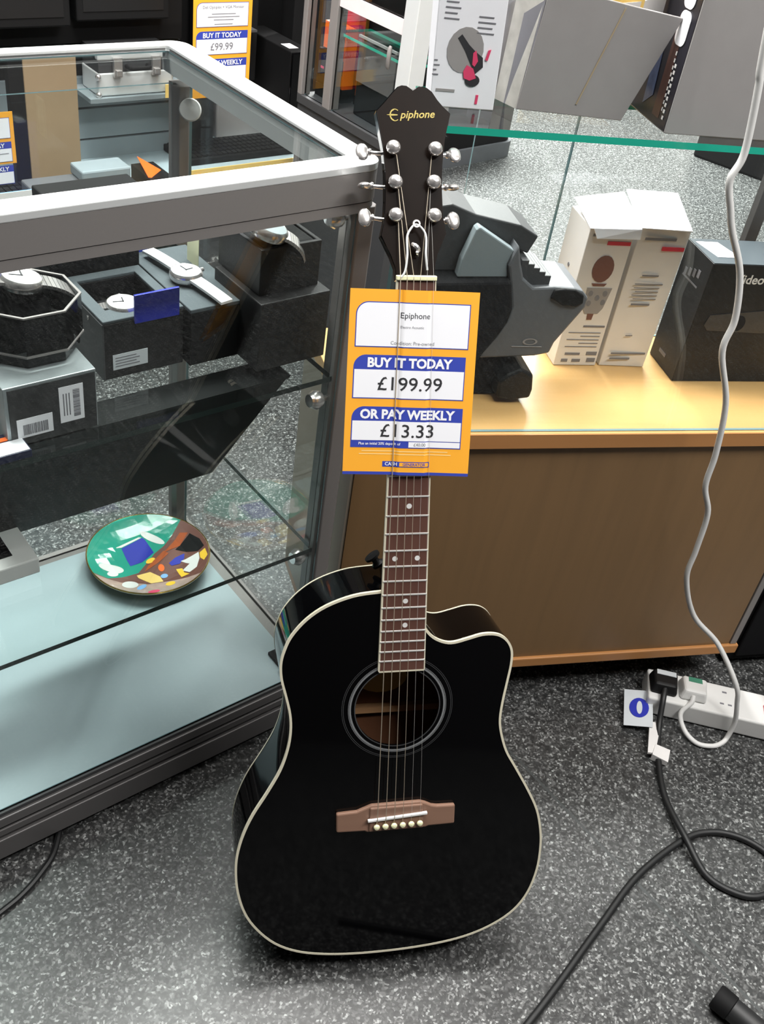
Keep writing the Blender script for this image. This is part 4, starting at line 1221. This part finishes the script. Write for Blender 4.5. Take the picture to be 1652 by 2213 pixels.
_t = MB(); sheet_text(_t, 'OR PAY WEEKLY', 14.5, 72.0, 139.6, 0.5, bold=0.60); part('white_lettering', _t, M['paper_w'], ptag, GT)
_t = MB(); sheet_text(_t, 'Plus an initial 20% deposit of', 4.2, 41.0, 173.4, 0.5, bold=0.05); part('white_lettering', _t, M['paper_w'], ptag, GT)
_t = MB(); sheet_text(_t, 'CASH', 5.6, 56.0, 197.2, 0.5, bold=0.12); part('white_lettering', _t, M['paper_w'], ptag, GT)
_t = MB(); sheet_text(_t, '£199.99', 21.5, 73.0, 105.0, 0.5, bold=0.12, sx=1.10); part('price_lettering', _t, M['ink'], ptag, GT)
_t = MB(); sheet_text(_t, '£13.33', 21.5, 73.0, 158.8, 0.5, bold=0.12, sx=1.10); part('price_lettering', _t, M['ink'], ptag, GT)
_t = MB(); sheet_text(_t, 'Epiphone', 9.2, 75.0, 28.0, 0.5); part('price_lettering', _t, M['ink'], ptag, GT)
_t = MB(); sheet_text(_t, 'Electro Acoustic', 4.0, 72.0, 40.6, 0.5); part('grey_lettering', _t, M['ink_grey'], ptag, GT)
_t = MB(); sheet_text(_t, 'Condition: Pre-owned', 5.6, 73.5, 58.5, 0.5); part('grey_lettering', _t, M['ink_grey'], ptag, GT)
_t = MB(); sheet_text(_t, '£40.00', 5.2, 88.0, 173.7, 0.5); part('grey_lettering', _t, M['ink_grey'], ptag, GT)
l4 = MB()
sheet_text(l4, 'GENERATOR', 4.6, 82.8, 197.3, 0.5, bold=0.06)
part('blue_lettering', l4, M['print_blue'], ptag, GT)
l5 = MB()
for y, x0, x1 in ((181.5, 21, 122), (185, 18, 126)):
    sheet_poly(l5, [(x0, y), (x1, y), (x1, y + 0.9), (x0, y + 0.9)], 0.2)
part('footnote_line', l5, M['ink_pale'], ptag, GT)

# thin wire loop hooked over the strings above the nut
wl_ = thing('wire_loop', 'thin silver wire loop hooked round the strings above the guitar nut', 'wire', hp(0, 10, -5), GT)
lp = cr([hp(-17, 1, -6.5), hp(-13, 8, -8), hp(-11, 24, -10), hp(-11, 42, -10), hp(-7, 51, -9.5), hp(-1, 56, -9), hp(6, 51, -9.5), hp(9.5, 42, -10), hp(9, 24, -10), hp(11, 9, -7)], 6)
part('loop', MB().tube(lp, 0.00115, 8), M['alu_bright'], wl_, GT, smooth=True)
part('end_ring', MB().lathe([(0.0024, -0.0016), (0.0040, -0.0016), (0.0046, 0), (0.0040, 0.0016), (0.0024, 0.0016), (0.0024, -0.0016)], hp(-0.6, 56.5, -9.2), Vector(hp(0, 0, -1)) - Vector(hp(0, 0, 0)), 18), M['chrome'], wl_, GT, smooth=True)
part('twisted_end', MB().tube(cr([hp(-4, 36, -4), hp(-1, 33, -8), hp(2, 30, -5), hp(0, 27, -8), hp(2, 24, -4)], 5), [0.0026, 0.0026, 0.0027, 0.0028, 0.0029, 0.003, 0.003, 0.003, 0.003, 0.0028, 0.0026, 0.0024, 0.0022, 0.002, 0.002, 0.0018, 0.0016, 0.0014, 0.0012, 0.001, 0.0008], 8), M['chrome'], wl_, GT, smooth=True)

# ================================================================== CABLES AND PLUGS ON THE FLOOR
sd_ = Vector((1.40 - 1.251, 0.43 - 0.596, 0)).normalized()
ang = math.atan2(sd_.y, sd_.x)
SF = Matrix.Translation((1.237, 0.564, 0.0)) @ Matrix.Rotation(ang, 4, 'Z')     # x along the strip, y to its left
ps_ = thing('power_strip', 'white multi-socket power strip with a red switch, on the floor before the beech cabinet', 'power strip', (0.25, 0, 0), SF)
part('housing', MB().box(0.0, 0.52, -0.036, 0.036, 0.002, 0.042), M['white_pl'], ps_, SF, bevel=0.004, seg=3)
sw = MB().box(0.205, 0.219, -0.012, 0.008, 0.041, 0.046)
part('switch', sw, M['red'], ps_, SF, bevel=0.001, label='red rocker switch')
for x0 in (0.125, 0.29, 0.37):
    so = MB()
    so.box(x0 + 0.008, x0 + 0.016, 0.016, 0.020, 0.0415, 0.0423).box(x0 + 0.002, x0 + 0.009, -0.012, -0.0085, 0.0415, 0.0423).box(x0 + 0.016, x0 + 0.023, -0.012, -0.0085, 0.0415, 0.0423)
    part('socket', so, M['ink_grey'], ps_, SF)


def plug(mb, x, dark=False):
    mb.hexa([(x - 0.024, -0.024, 0.0425), (x + 0.024, -0.024, 0.0425), (x + 0.026, 0.020, 0.0425), (x - 0.026, 0.020, 0.0425)],
            [(x - 0.019, -0.019, 0.064), (x + 0.019, -0.019, 0.064), (x + 0.021, 0.017, 0.064), (x - 0.021, 0.017, 0.064)])
    return mb


PF = [SF @ Vector((0.075, -0.024, 0.05))]
# white lead: hangs in front of the cabinet, loops on the floor, ends in the white plug
wp = thing('white_power_lead', 'white power cable hanging in front of the beech cabinet down to the white plug', 'cable', SF @ Vector((0.075, -0.02, 0.0)))
pg = part('plug', plug(MB(), 0.078), M['white_pl'], wp, SF, bevel=0.005, seg=3)
part('green_sticker', MB().box(0.066, 0.090, 0.003, 0.014, 0.0638, 0.0646), M['green'], pg, SF)
hang = [(0.60, 1.0, 1.36), (0.625, 1.0, 1.20), (0.646, 1.0, 1.081), (0.653, 1.0, 1.054), (0.664, 1.0, 0.985), (0.658, 1.0, 0.954), (0.672, 1.0, 0.92), (0.684, 1.0, 0.895), (0.715, 1.0, 0.843), (0.733, 1.0, 0.781), (0.733, 1.0, 0.734), (0.768, 1.0, 0.657), (0.785, 1.0, 0.573), (0.790, 1.0, 0.516), (0.813, 1.0, 0.464), (0.820, 1.0, 0.392), (0.825, 1.0, 0.334), (0.868, 1.0, 0.25)]
hang = [RC @ Vector(p) for p in hang]
hang += [RC @ Vector((0.925, 0.985, 0.195)), Vector((1.276, 0.440, 0.136)), Vector((1.286, 0.427, 0.094)), Vector((1.296, 0.419, 0.048)), Vector((1.293, 0.417, 0.014)), Vector((1.280, 0.416, 0.0055)), Vector((1.258, 0.421, 0.0055)), Vector((1.239, 0.440, 0.0055)),
         Vector((1.238, 0.468, 0.010)), Vector((1.245, 0.490, 0.028)), SF @ Vector((0.074, -0.030, 0.046)), SF @ Vector((0.076, -0.020, 0.054))]
part('flex', MB().tube(cr(hang, 7), 0.0043, 10), M['white_cable'], wp, I4, smooth=True)

# black lead with its plug, folded tag and tape
bl = thing('black_power_lead', 'black power cable with a white paper tag, looping over the speckled floor', 'cable', (1.06, 0.33, 0.0))
pb = part('plug', plug(MB(), 0.026), M['black'], bl, SF, bevel=0.005, seg=3)
part('pale_insert', MB().box(0.010, 0.044, 0.004, 0.015, 0.0636, 0.0648), M['card_w2'], pb, SF, label='pale plug insert')
pth = [SF @ Vector((0.026, -0.018, 0.054)), SF @ Vector((0.024, -0.040, 0.046)), (1.196, 0.494, 0.016), (1.150, 0.452, 0.007), (1.101, 0.396, 0.006), (1.062, 0.325, 0.0155), (1.045, 0.266, 0.006), (1.063, 0.218, 0.006), (1.094, 0.196, 0.006), (1.133, 0.195, 0.006), (1.156, 0.212, 0.006), (1.161, 0.243, 0.006), (1.147, 0.280, 0.006), (1.115, 0.311, 0.006), (1.064, 0.327, 0.006), (0.951, 0.325, 0.006), (0.831, 0.299, 0.006), (0.655, 0.26, 0.006), (0.40, 0.22, 0.006)]
part('flex', MB().tube(cr(pth, 8), 0.0052, 10), M['black_cable'], bl, I4, smooth=True)
tg = MB().hexa([(1.206, 0.585, 0.020), (1.239, 0.550, 0.030), (1.184, 0.499, 0.020), (1.151, 0.534, 0.010)], [(1.206, 0.585, 0.0206), (1.239, 0.550, 0.0306), (1.184, 0.499, 0.0206), (1.151, 0.534, 0.0106)])
tgo = part('paper_tag', tg, M['card_w2'], bl, I4, label='white square paper tag with a blue oval')
e1 = Vector((1.239, 0.550, 0.0306)) - Vector((1.206, 0.585, 0.0206))
e2 = Vector((1.151, 0.534, 0.0106)) - Vector((1.206, 0.585, 0.0206))
o0 = Vector((1.206, 0.585, 0.0216))
ovp = MB()
ovp.add([o0 + e1 * (0.52 + 0.34 * math.cos(2 * PI * k / 24)) + e2 * (0.5 + 0.27 * math.sin(2 * PI * k / 24)) for k in range(24)], [tuple(range(24))])
part('blue_oval', ovp, M['blue_card'], tgo, I4)
ovw = MB()
ovw.add([o0 + Vector((0, 0, 0.0004)) + e1 * (0.53 + 0.10 * math.cos(2 * PI * k / 20)) + e2 * (0.5 + 0.18 * math.sin(2 * PI * k / 20)) for k in range(20)], [tuple(range(20))])
part('white_emblem', ovw, M['card_w2'], tgo, I4)
tpz = MB()
tpz.hexa([(1.192, 0.512, 0.014), (1.206, 0.498, 0.014), (1.150, 0.462, 0.010), (1.140, 0.470, 0.010)], [(1.192, 0.512, 0.018), (1.206, 0.498, 0.018), (1.150, 0.462, 0.014), (1.140, 0.470, 0.014)])
tpz.hexa([(1.164, 0.474, 0.002), (1.178, 0.452, 0.002), (1.156, 0.438, 0.002), (1.142, 0.462, 0.002)], [(1.164, 0.474, 0.016), (1.178, 0.452, 0.014), (1.156, 0.438, 0.012), (1.142, 0.462, 0.016)])
part('tape_wrap', tpz, M['card_w'], bl, I4, label='crumpled white tape')

rod = thing('black_rod', 'thick black round rod lying on the floor at the bottom right corner', 'rod', (0.90, 0.10, 0.0))
r0, r1 = Vector((0.897, 0.140, 0.0185)), Vector((0.934, -0.10, 0.0185))
part('tube', MB().tube([r0 + (r1 - r0) * 0.05, r1], 0.0165, 20), M['black_cable'], rod, I4, smooth=True)
part('rubber_cap', MB().tube([r0, r0 + (r1 - r0) * 0.012, r0 + (r1 - r0) * 0.10, r0 + (r1 - r0) * 0.105], [0.0165, 0.018, 0.018, 0.0168], 20), M['near_black'], rod, I4, smooth=True)
lc = part('floor_cable', MB().tube(cr([(0.33, 0.98, 0.005), (0.29, 0.88, 0.005), (0.255, 0.82, 0.005), (0.222, 0.794, 0.005), (0.19, 0.778, 0.005), (0.158, 0.769, 0.005), (0.08, 0.75, 0.005)], 6), 0.0045, 8), [M['black_cable']], None)
tag(lc, 'thin black cable coming out from under the glass counter at the left', 'cable')

# ================================================================== BACKGROUND: slatwall gondola behind the counter
gon = thing('slatwall_unit', 'grey slatwall shelving unit with yellow ticket strips, seen through the glass counter', 'shelving unit', (1.0, 2.3, 0.0))
gx0, gx1 = 0.1, 1.56
sw_ = MB().box(gx0, 1.22, 2.257, 2.275, 0.0, 0.65)
z = 0.017
k = 0
while z < 0.58:
    sw_.box(gx0, 1.22, 2.245, 2.256, z, z + 0.0665)
    z += 0.0715
part('slat_panel', sw_, M['slat'], gon)
part('slot_liner', MB().box(gx0, 1.22, 2.2565, 2.2568, 0.0, 0.65), M['near_black'], gon)
part('base_deck', MB().box(0.96, gx1, 2.10, 2.445, 0.375, 0.398).box(0.50, 0.96, 2.05, 2.25, 0.375, 0.398), M['deck'], gon)
part('base_front', MB().box(0.50, gx1, 2.115, 2.13, 0.0, 0.375), M['grey_dark'], gon)
ts = part('ticket_strip', MB().hexa([(0.99, 2.094, 0.360), (1.53, 2.094, 0.360), (1.53, 2.099, 0.360), (0.99, 2.099, 0.360)], [(0.99, 2.096, 0.402), (1.53, 2.096, 0.402), (1.53, 2.099, 0.402), (0.99, 2.099, 0.402)]), M['strip_y'], gon)
tr_ = MB()
tr_.prism(disc(1.185, 0.381, 0.016, 0.011), 2.0935, 2.0945, fz).prism(disc(1.43, 0.381, 0.015, 0.011), 2.0935, 2.0945, fz)
part('round_print', tr_, M['orange'], ts)
tr2 = MB().prism([(1.31, 0.368), (1.36, 0.372), (1.375, 0.392), (1.33, 0.388)], 2.0935, 2.0945, fz)
part('blue_print', tr2, M['sky_blue'], ts)
part('ink_line', MB().box(1.21, 1.30, 2.0935, 2.0945, 0.379, 0.382).box(1.06, 1.15, 2.0935, 2.0945, 0.383, 0.386), M['ink_grey'], ts)
part('upper_shelf', MB().box(0.94, 1.30, 2.14, 2.245, 0.560, 0.569), M['grey_light'], gon)
part('upper_back', MB().box(gx0, 1.22, 2.25, 2.475, 0.655, 2.0).box(1.22, 1.76, 2.455, 2.475, 0.0, 2.0), M['near_black'], gon)

cs = thing('aluminium_case', 'silver aluminium carry case with two latches on the slatwall shelf', 'case', (1.055, 2.19, 0.569))
part('lid', MB().box(0.964, 1.146, 2.15, 2.166, 0.645, 0.676), M['alu_bright'], cs, bevel=0.003)
part('body', MB().box(0.964, 1.146, 2.15, 2.235, 0.570, 0.619), M['alu_bright'], cs, bevel=0.003)
part('lid_back', MB().box(0.966, 1.144, 2.166, 2.235, 0.645, 0.664), M['near_black'], cs)
part('dark_band', MB().box(0.966, 1.144, 2.152, 2.233, 0.619, 0.645), M['grey_dark'], cs)
for x in (0.998, 1.09):
    part('latch', MB().box(x, x + 0.020, 2.141, 2.15, 0.611, 0.652).box(x + 0.004, x + 0.016, 2.135, 2.142, 0.615, 0.627), M['chrome'], cs, bevel=0.001)
part('handle', MB().tube(cr([(1.030, 2.148, 0.632), (1.035, 2.13, 0.632), (1.075, 2.13, 0.632), (1.080, 2.148, 0.632)], 5), 0.0045, 8), M['near_black'], cs)
for x in (0.964, 1.146):
    for zz in (0.574, 0.612):
        part('corner', MB().ball((x, 2.15, zz), 0.007, seg=12), M['chrome'], cs, smooth=True)
us = part('shelf_strip', MB().box(1.12, 1.26, 2.1385, 2.140, 0.5605, 0.590), M['strip_y'], gon, label='pale yellow ticket strip')

cb = part('cardboard_panel', MB().box(0.792, 0.908, 2.132, 2.152, 0.398, 0.676), [M['card_brown']], None, bevel=0.002)
tag(cb, 'tall brown cardboard panel standing behind the glass counter', 'cardboard')
bp_ = part('black_strip', MB().box(0.759, 0.7915, 2.13, 2.15, 0.398, 0.676), [M['near_black']], None, bevel=0.002)
tag(bp_, 'slim black upright strip left of the tall brown cardboard panel', 'panel')
kbd = thing('black_keyboard', 'black keyboard lying in front of the brown cardboard panel', 'keyboard', (0.83, 2.14, 0.398))
part('body', MB().box(0.60, 0.908, 2.06, 2.13, 0.398, 0.412), M['near_black'], kbd, bevel=0.002)
kk = MB()
for i in range(22):
    for j in range(3):
        kk.box(0.607 + i * 0.0135, 0.618 + i * 0.0135, 2.066 + j * 0.019, 2.082 + j * 0.019, 0.412, 0.4155)
part('keys', kk, M['black'], kbd)
kb2 = thing('second_keyboard', 'black keyboard on the deck behind the yellow ticket strip', 'keyboard', (1.34, 2.2, 0.398))
part('body', MB().box(1.17, 1.52, 2.13, 2.25, 0.398, 0.414), M['near_black'], kb2, bevel=0.002)
kk = MB()
for i in range(24):
    for j in range(5):
        kk.box(1.178 + i * 0.0141, 1.189 + i * 0.0141, 2.137 + j * 0.0215, 2.154 + j * 0.0215, 0.414, 0.418)
part('keys', kk, M['black'], kb2)
for nme, x0, x1, y0, y1, z0, z1, mm_, lab, cat in (
        ('printer', 1.34, 1.50, 2.28, 2.43, 0.398, 0.50, 'card_grey', 'beige-grey boxy printer behind the keyboard on the slatwall deck', 'printer'),
        ('speaker', 1.26, 1.33, 2.28, 2.42, 0.398, 0.53, 'near_black', 'small black speaker beside the printer on the slatwall deck', 'speaker')):
    o = part(nme, MB().box(x0, x1, y0, y1, z0, z1), [M[mm_]], None, bevel=0.004)
    tag(o, lab, cat)
lo = thing('low_cabinet', 'low grey cabinet with a dark slot right behind the glass counter', 'cabinet', (0.8, 1.95, 0.0))
part('carcass', MB().box(0.735, 0.955, 1.99, 2.045, 0.0, 0.452), M['grey_pl'], lo, bevel=0.004)
part('worktop', MB().box(0.845, 0.957, 1.985, 2.048, 0.452, 0.476), M['slat'], lo, bevel=0.004)
part('slot', MB().box(0.758, 0.842, 1.9885, 1.9905, 0.408, 0.428), M['near_black'], lo)
ob = thing('orange_topped_box', 'small black box with a bright orange top behind the glass counter', 'box', (1.04, 2.03, 0.0))
part('box_body', MB().box(1.005, 1.06, 1.99, 2.085, 0.30, 0.440), M['near_black'], ob)
part('box_top', MB().hexa([(1.005, 2.0, 0.440), (1.06, 1.985, 0.428), (1.075, 2.0, 0.428), (1.02, 2.085, 0.455)], [(1.005, 2.0, 0.4415), (1.06, 1.985, 0.4295), (1.075, 2.0, 0.4295), (1.02, 2.085, 0.4565)]), M['orange'], ob, label='orange box top')
part('stand', MB().box(1.01, 1.055, 2.0, 2.08, 0.0, 0.30), M['near_black'], ob)
lf = thing('leaflet', 'pale blue leaflet with a white top, low behind the counter at the left', 'leaflet', (0.66, 1.96, 0.36))
part('sheet', MB().box(0.60, 0.732, 1.955, 1.957, 0.30, 0.466), M['sky_blue'], lf)
part('white_top', MB().box(0.60, 0.7315, 1.9542, 1.955, 0.452, 0.4655), M['card_w'], lf)


def shelf_tag(name, label, cx, y, ztop, w, h, price, title, lines):
    t = thing(name, label, 'price sign', (cx, y, ztop - h))
    part('sheet', MB().box(cx - w / 2, cx + w / 2, y, y + 0.001, ztop - h, ztop), M['paper_o'], t)
    k = w / 148.0
    P = lambda x, yy: (cx - w / 2 + x * k, ztop - yy * k)
    pb_, pw, t1, t2 = MB(), MB(), MB(), MB()
    for poly in (rr(7.5, 138.5, 13.5, 63.5, 14), rr(7.2, 138.5, 72, 121.5, 14), rr(7.6, 138.5, 130.5, 178, 14)):
        pb_.add([(P(*q)[0], y - 0.0004, P(*q)[1]) for q in poly], [tuple(range(len(poly)))])
    for poly in (rr(8.6, 137.4, 14.6, 62.4, 13), [(8.4, 88.5), (137.4, 88.5), (137.4, 120.4), (8.4, 120.4)], [(8.8, 147), (137.4, 147), (137.4, 176), (8.8, 176)]):
        pw.add([(P(*q)[0], y - 0.0008, P(*q)[1]) for q in poly], [tuple(range(len(poly)))])
    part('blue_panel', pb_, M['print_blue'], t)
    part('white_panel', pw, M['paper_w'], t)
    put_text(t1, 'BUY IT TODAY', 14.5 * k, lambda a, b_: (cx + a - 0.002, y - 0.0012, ztop - 81 * k + b_), bold=0.4 * k)
    put_text(t1, 'OR PAY WEEKLY', 14.5 * k, lambda a, b_: (cx + a - 0.002, y - 0.0012, ztop - 139.6 * k + b_), bold=0.4 * k)
    part('white_lettering', t1, M['paper_w'], t)
    if price:
        put_text(t2, price, 21.5 * k, lambda a, b_: (cx + a - 0.002, y - 0.0012, ztop - 105 * k + b_))
    if title:
        put_text(t2, title, 8.5 * k, lambda a, b_: (cx + a, y - 0.0012, ztop - 23 * k + b_))
    for j, (yy, x0, x1) in enumerate(lines):
        t2.box(P(x0, 0)[0], P(x1, 0)[0], y - 0.0012, y - 0.0010, P(0, yy + 1.1)[1], P(0, yy)[1])
    part('grey_lettering', t2, M['ink_grey'], t)
    return t


shelf_tag('price_card', 'orange price card reading 99.99 on the dark shelving behind the counter', 1.252, 2.118, 0.778, 0.150, 0.217, '£99.99', 'Dell Optiplex + VGA Monitor', [(36, 45, 105), (42, 35, 115), (48, 50, 100), (57, 52, 98)])
shelf_tag('price_card', 'orange price card cut off by the left edge of the photo, behind the counter', 0.688, 2.10, 0.572, 0.125, 0.107, '', '', [(100, 100, 130)])

# black goods on the upper shelving
for nme, x0, x1, y0, y1, z0, z1, lab, cat in (
        ('television', 0.22, 0.93, 2.20, 2.25, 0.700, 1.18, 'black flat television hung at the top left of the dark wall', 'television'),
        ('monitor', 0.95, 1.17, 2.215, 2.25, 0.705, 1.05, 'black monitor beside the television, left of the orange price card', 'monitor')):
    t = thing(nme, lab, cat, ((x0 + x1) / 2, (y0 + y1) / 2, z0))
    part('casing', MB().box(x0, x1, y0, y1, z0 + 0.002, z1), M['near_black'], t, bevel=0.004)
    part('screen', MB().box(x0 + 0.015, x1 - 0.015, y0 - 0.001, y0 + 0.001, z0 + 0.022, z1 - 0.015), M['black'], t)
pcx = thing('desktop_computer', 'black tower computer with a white sticker, right of the orange price card', 'computer', (1.53, 2.31, 0.398))
part('casing', MB().box(1.497, 1.562, 2.20, 2.43, 0.398, 0.626), M['near_black'], pcx, bevel=0.003)
part('front_panel', MB().box(1.499, 1.560, 2.194, 2.20, 0.40, 0.624), M['gloss_black'], pcx, bevel=0.002)
part('sticker', MB().box(1.508, 1.535, 2.225, 2.265, 0.6262, 0.6268), M['paper_w'], pcx)
lam = thing('speaker_box', 'tall black speaker box behind the tower computer', 'speaker', (1.42, 2.38, 0.556))
part('casing', MB().box(1.345, 1.46, 2.30, 2.44, 0.53, 0.90), M['near_black'], lam, bevel=0.003)
part('bracket', MB().box(1.36, 1.44, 2.27, 2.30, 0.655, 0.66).box(1.37, 1.40, 2.24, 2.30, 0.69, 0.693), M['grey_dark'], lam)
scn = part('black_screen', MB().box(1.566, 1.73, 2.30, 2.36, 0.0, 0.98), [M['near_black']], None, bevel=0.003)
tag(scn, 'tall black panel between the tower computer and the silver-framed cabinet', 'panel')

# ================================================================== tall silver-framed cabinet behind the guitar head
TX, TYN, TYF = 1.410, 1.640, 2.035
tc_ = thing('tall_glass_cabinet', 'tall silver-framed glass cabinet behind the guitar head', 'glass cabinet', (1.56, 1.84, 0.0))
ZB = 0.585
TW = 0.125
part('plinth_panel', MB().box(TX + 0.004, TX + TW - 0.004, TYN + 0.004, TYF, 0.0, ZB - 0.02), M['grey_dark'], tc_)
part('bottom_rail', MB().box(TX, TX + TW, TYN, TYF, ZB - 0.02, ZB), M['grey_dark'], tc_, bevel=0.001)
for x, y, w in ((TX, TYN, 0.042), (TX, 1.905, 0.028), (TX, TYF - 0.016, 0.016), (TX + TW - 0.026, TYN, 0.026), (TX + TW - 0.026, TYF - 0.026, 0.026)):
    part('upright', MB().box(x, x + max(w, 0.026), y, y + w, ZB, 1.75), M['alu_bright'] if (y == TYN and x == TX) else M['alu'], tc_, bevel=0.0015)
part('top_rail', MB().box(TX, TX + TW, TYN, TYF, 1.75, 1.80), M['alu'], tc_)
part('front_glass', MB().pane(TX + 0.008, TX + 0.012, TYN + 0.042, 1.905, ZB, 1.75), [M['glass'], M['gedge_pale']], tc_)
part('front_glass', MB().pane(TX + 0.010, TX + 0.014, 1.933, TYF - 0.016, ZB, 1.75), [M['glass'], M['gedge_pale']], tc_)
part('side_glass', MB().pane(TX + 0.03, TX + TW - 0.026, TYN + 0.01, TYN + 0.014, ZB, 1.75), [M['glass'], M['gedge_pale']], tc_)
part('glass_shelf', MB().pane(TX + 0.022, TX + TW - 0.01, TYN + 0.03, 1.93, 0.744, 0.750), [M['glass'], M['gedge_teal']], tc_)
part('cabinet_back', MB().box(TX + TW - 0.008, TX + TW - 0.002, TYN + 0.02, TYF - 0.02, ZB, 1.75), M['near_black'], tc_)
part('door_handle', MB().tube([(TX - 0.004, TYN + 0.066, 0.735), (TX - 0.006, TYN + 0.066, 0.740), (TX - 0.006, TYN + 0.066, 0.775), (TX - 0.004, TYN + 0.066, 0.780)], [0.003, 0.005, 0.005, 0.003], 10), M['alu'], tc_, smooth=True)
part('label_strip', MB().box(TX + 0.004, TX + 0.0075, TYN + 0.03, 1.915, 0.806, 0.835), mat('pinkish_label', (238, 224, 224), 0.5, var=0.08, scale=30), tc_, label='pale pinkish label strip')
st_ = thing('steel_appliance', 'grey steel appliance with a bright top edge inside the tall glass cabinet', 'appliance', (1.50, 1.80, ZB))
part('casing', MB().box(1.455, 1.52, 1.735, 1.872, ZB + 0.001, 0.742), M['near_black'], st_, bevel=0.003)
part('steel_front', MB().box(1.452, 1.455, 1.737, 1.870, 0.66, 0.740), M['alu_dark'], st_)
part('trim', MB().box(1.449, 1.454, 1.735, 1.872, 0.752, 0.757), M['alu_bright'], st_)
for j, (y0, y1, x0, x1, z0, z1, mk, lab) in enumerate((
        (1.94, 2.03, 1.47, 1.50, ZB + 0.03, 0.745, 'orange', 'orange toy packet standing between the cabinet uprights'),
        (1.945, 2.005, 1.503, 1.522, ZB + 0.03, 0.790, 'crimson', 'crimson packet behind the orange toy packet in the tall cabinet'),
        (1.945, 2.02, 1.452, 1.466, ZB + 0.028, 0.690, 'near_black', 'dark toy packet in front of the orange packet'),
        (1.88, 1.93, 1.50, 1.52, ZB + 0.02, 0.720, 'orange', 'orange packet right of the middle cabinet upright'))):
    t = thing('toy_packet', lab, 'packet', ((x0 + x1) / 2, (y0 + y1) / 2, z0), group=None)
    part('carton', MB().box(x0, x1, y0, y1, z0, z1), M[mk], t, bevel=0.001)
    if mk == 'orange':
        part('picture_print', MB().box(x0 - 0.0008, x0, y0 + 0.005, y1 - 0.02, z0 + 0.03, z0 + 0.062), M['grey_pl'], t)
        part('yellow_print', MB().box(x0 - 0.0008, x0, y1 - 0.04, y1 - 0.005, z0 + 0.008, z0 + 0.024), M['yellow'], t)
    elif mk == 'crimson':
        part('gold_line', MB().box(x0 - 0.0008, x0, y0, y1, z1 - 0.008, z1 - 0.005), M['yellow'], t)
    else:
        part('small_print', MB().box(x0 - 0.0008, x0, y0 + 0.02, y0 + 0.04, z0 + 0.02, z0 + 0.03).box(x0 - 0.0008, x0, y0 + 0.05, y0 + 0.062, z0 + 0.035, z0 + 0.04), M['pink'], t)
    part('tray', MB().box(x0 - 0.002, x1, y0, y1, ZB + 0.0005, z0), M['near_black'], t)
# far away across the shop floor
fcn = thing('far_counter', 'dark counter base with a pale rounded kickboard, far across the shop floor', 'counter', (2.2, 3.1, 0.0))
F2 = Matrix.Translation((3.0, 2.80, 0)) @ Matrix.Rotation(math.radians(4), 4, 'Z')
part('carcass', MB().prism(rounded(-1.6, 0.0, 0.0, 0.9, 0.06), 0.06, 0.42), M['near_black'], fcn, F2)
part('kickboard', MB().prism(rounded(-1.6, 0.012, -0.012, 0.9, 0.07), 0.0, 0.06), M['grey_pl'], fcn, F2)
fb2 = part('far_black_stand', MB().box(0.0, 1.2, 0.0, 0.5, 0.0, 0.55), [M['near_black']], None, Matrix.Translation((3.95, 2.05, 0)) @ Matrix.Rotation(math.radians(12), 4, 'Z'), bevel=0.01)
tag(fb2, 'black low stand far across the floor behind the camera carton', 'stand')
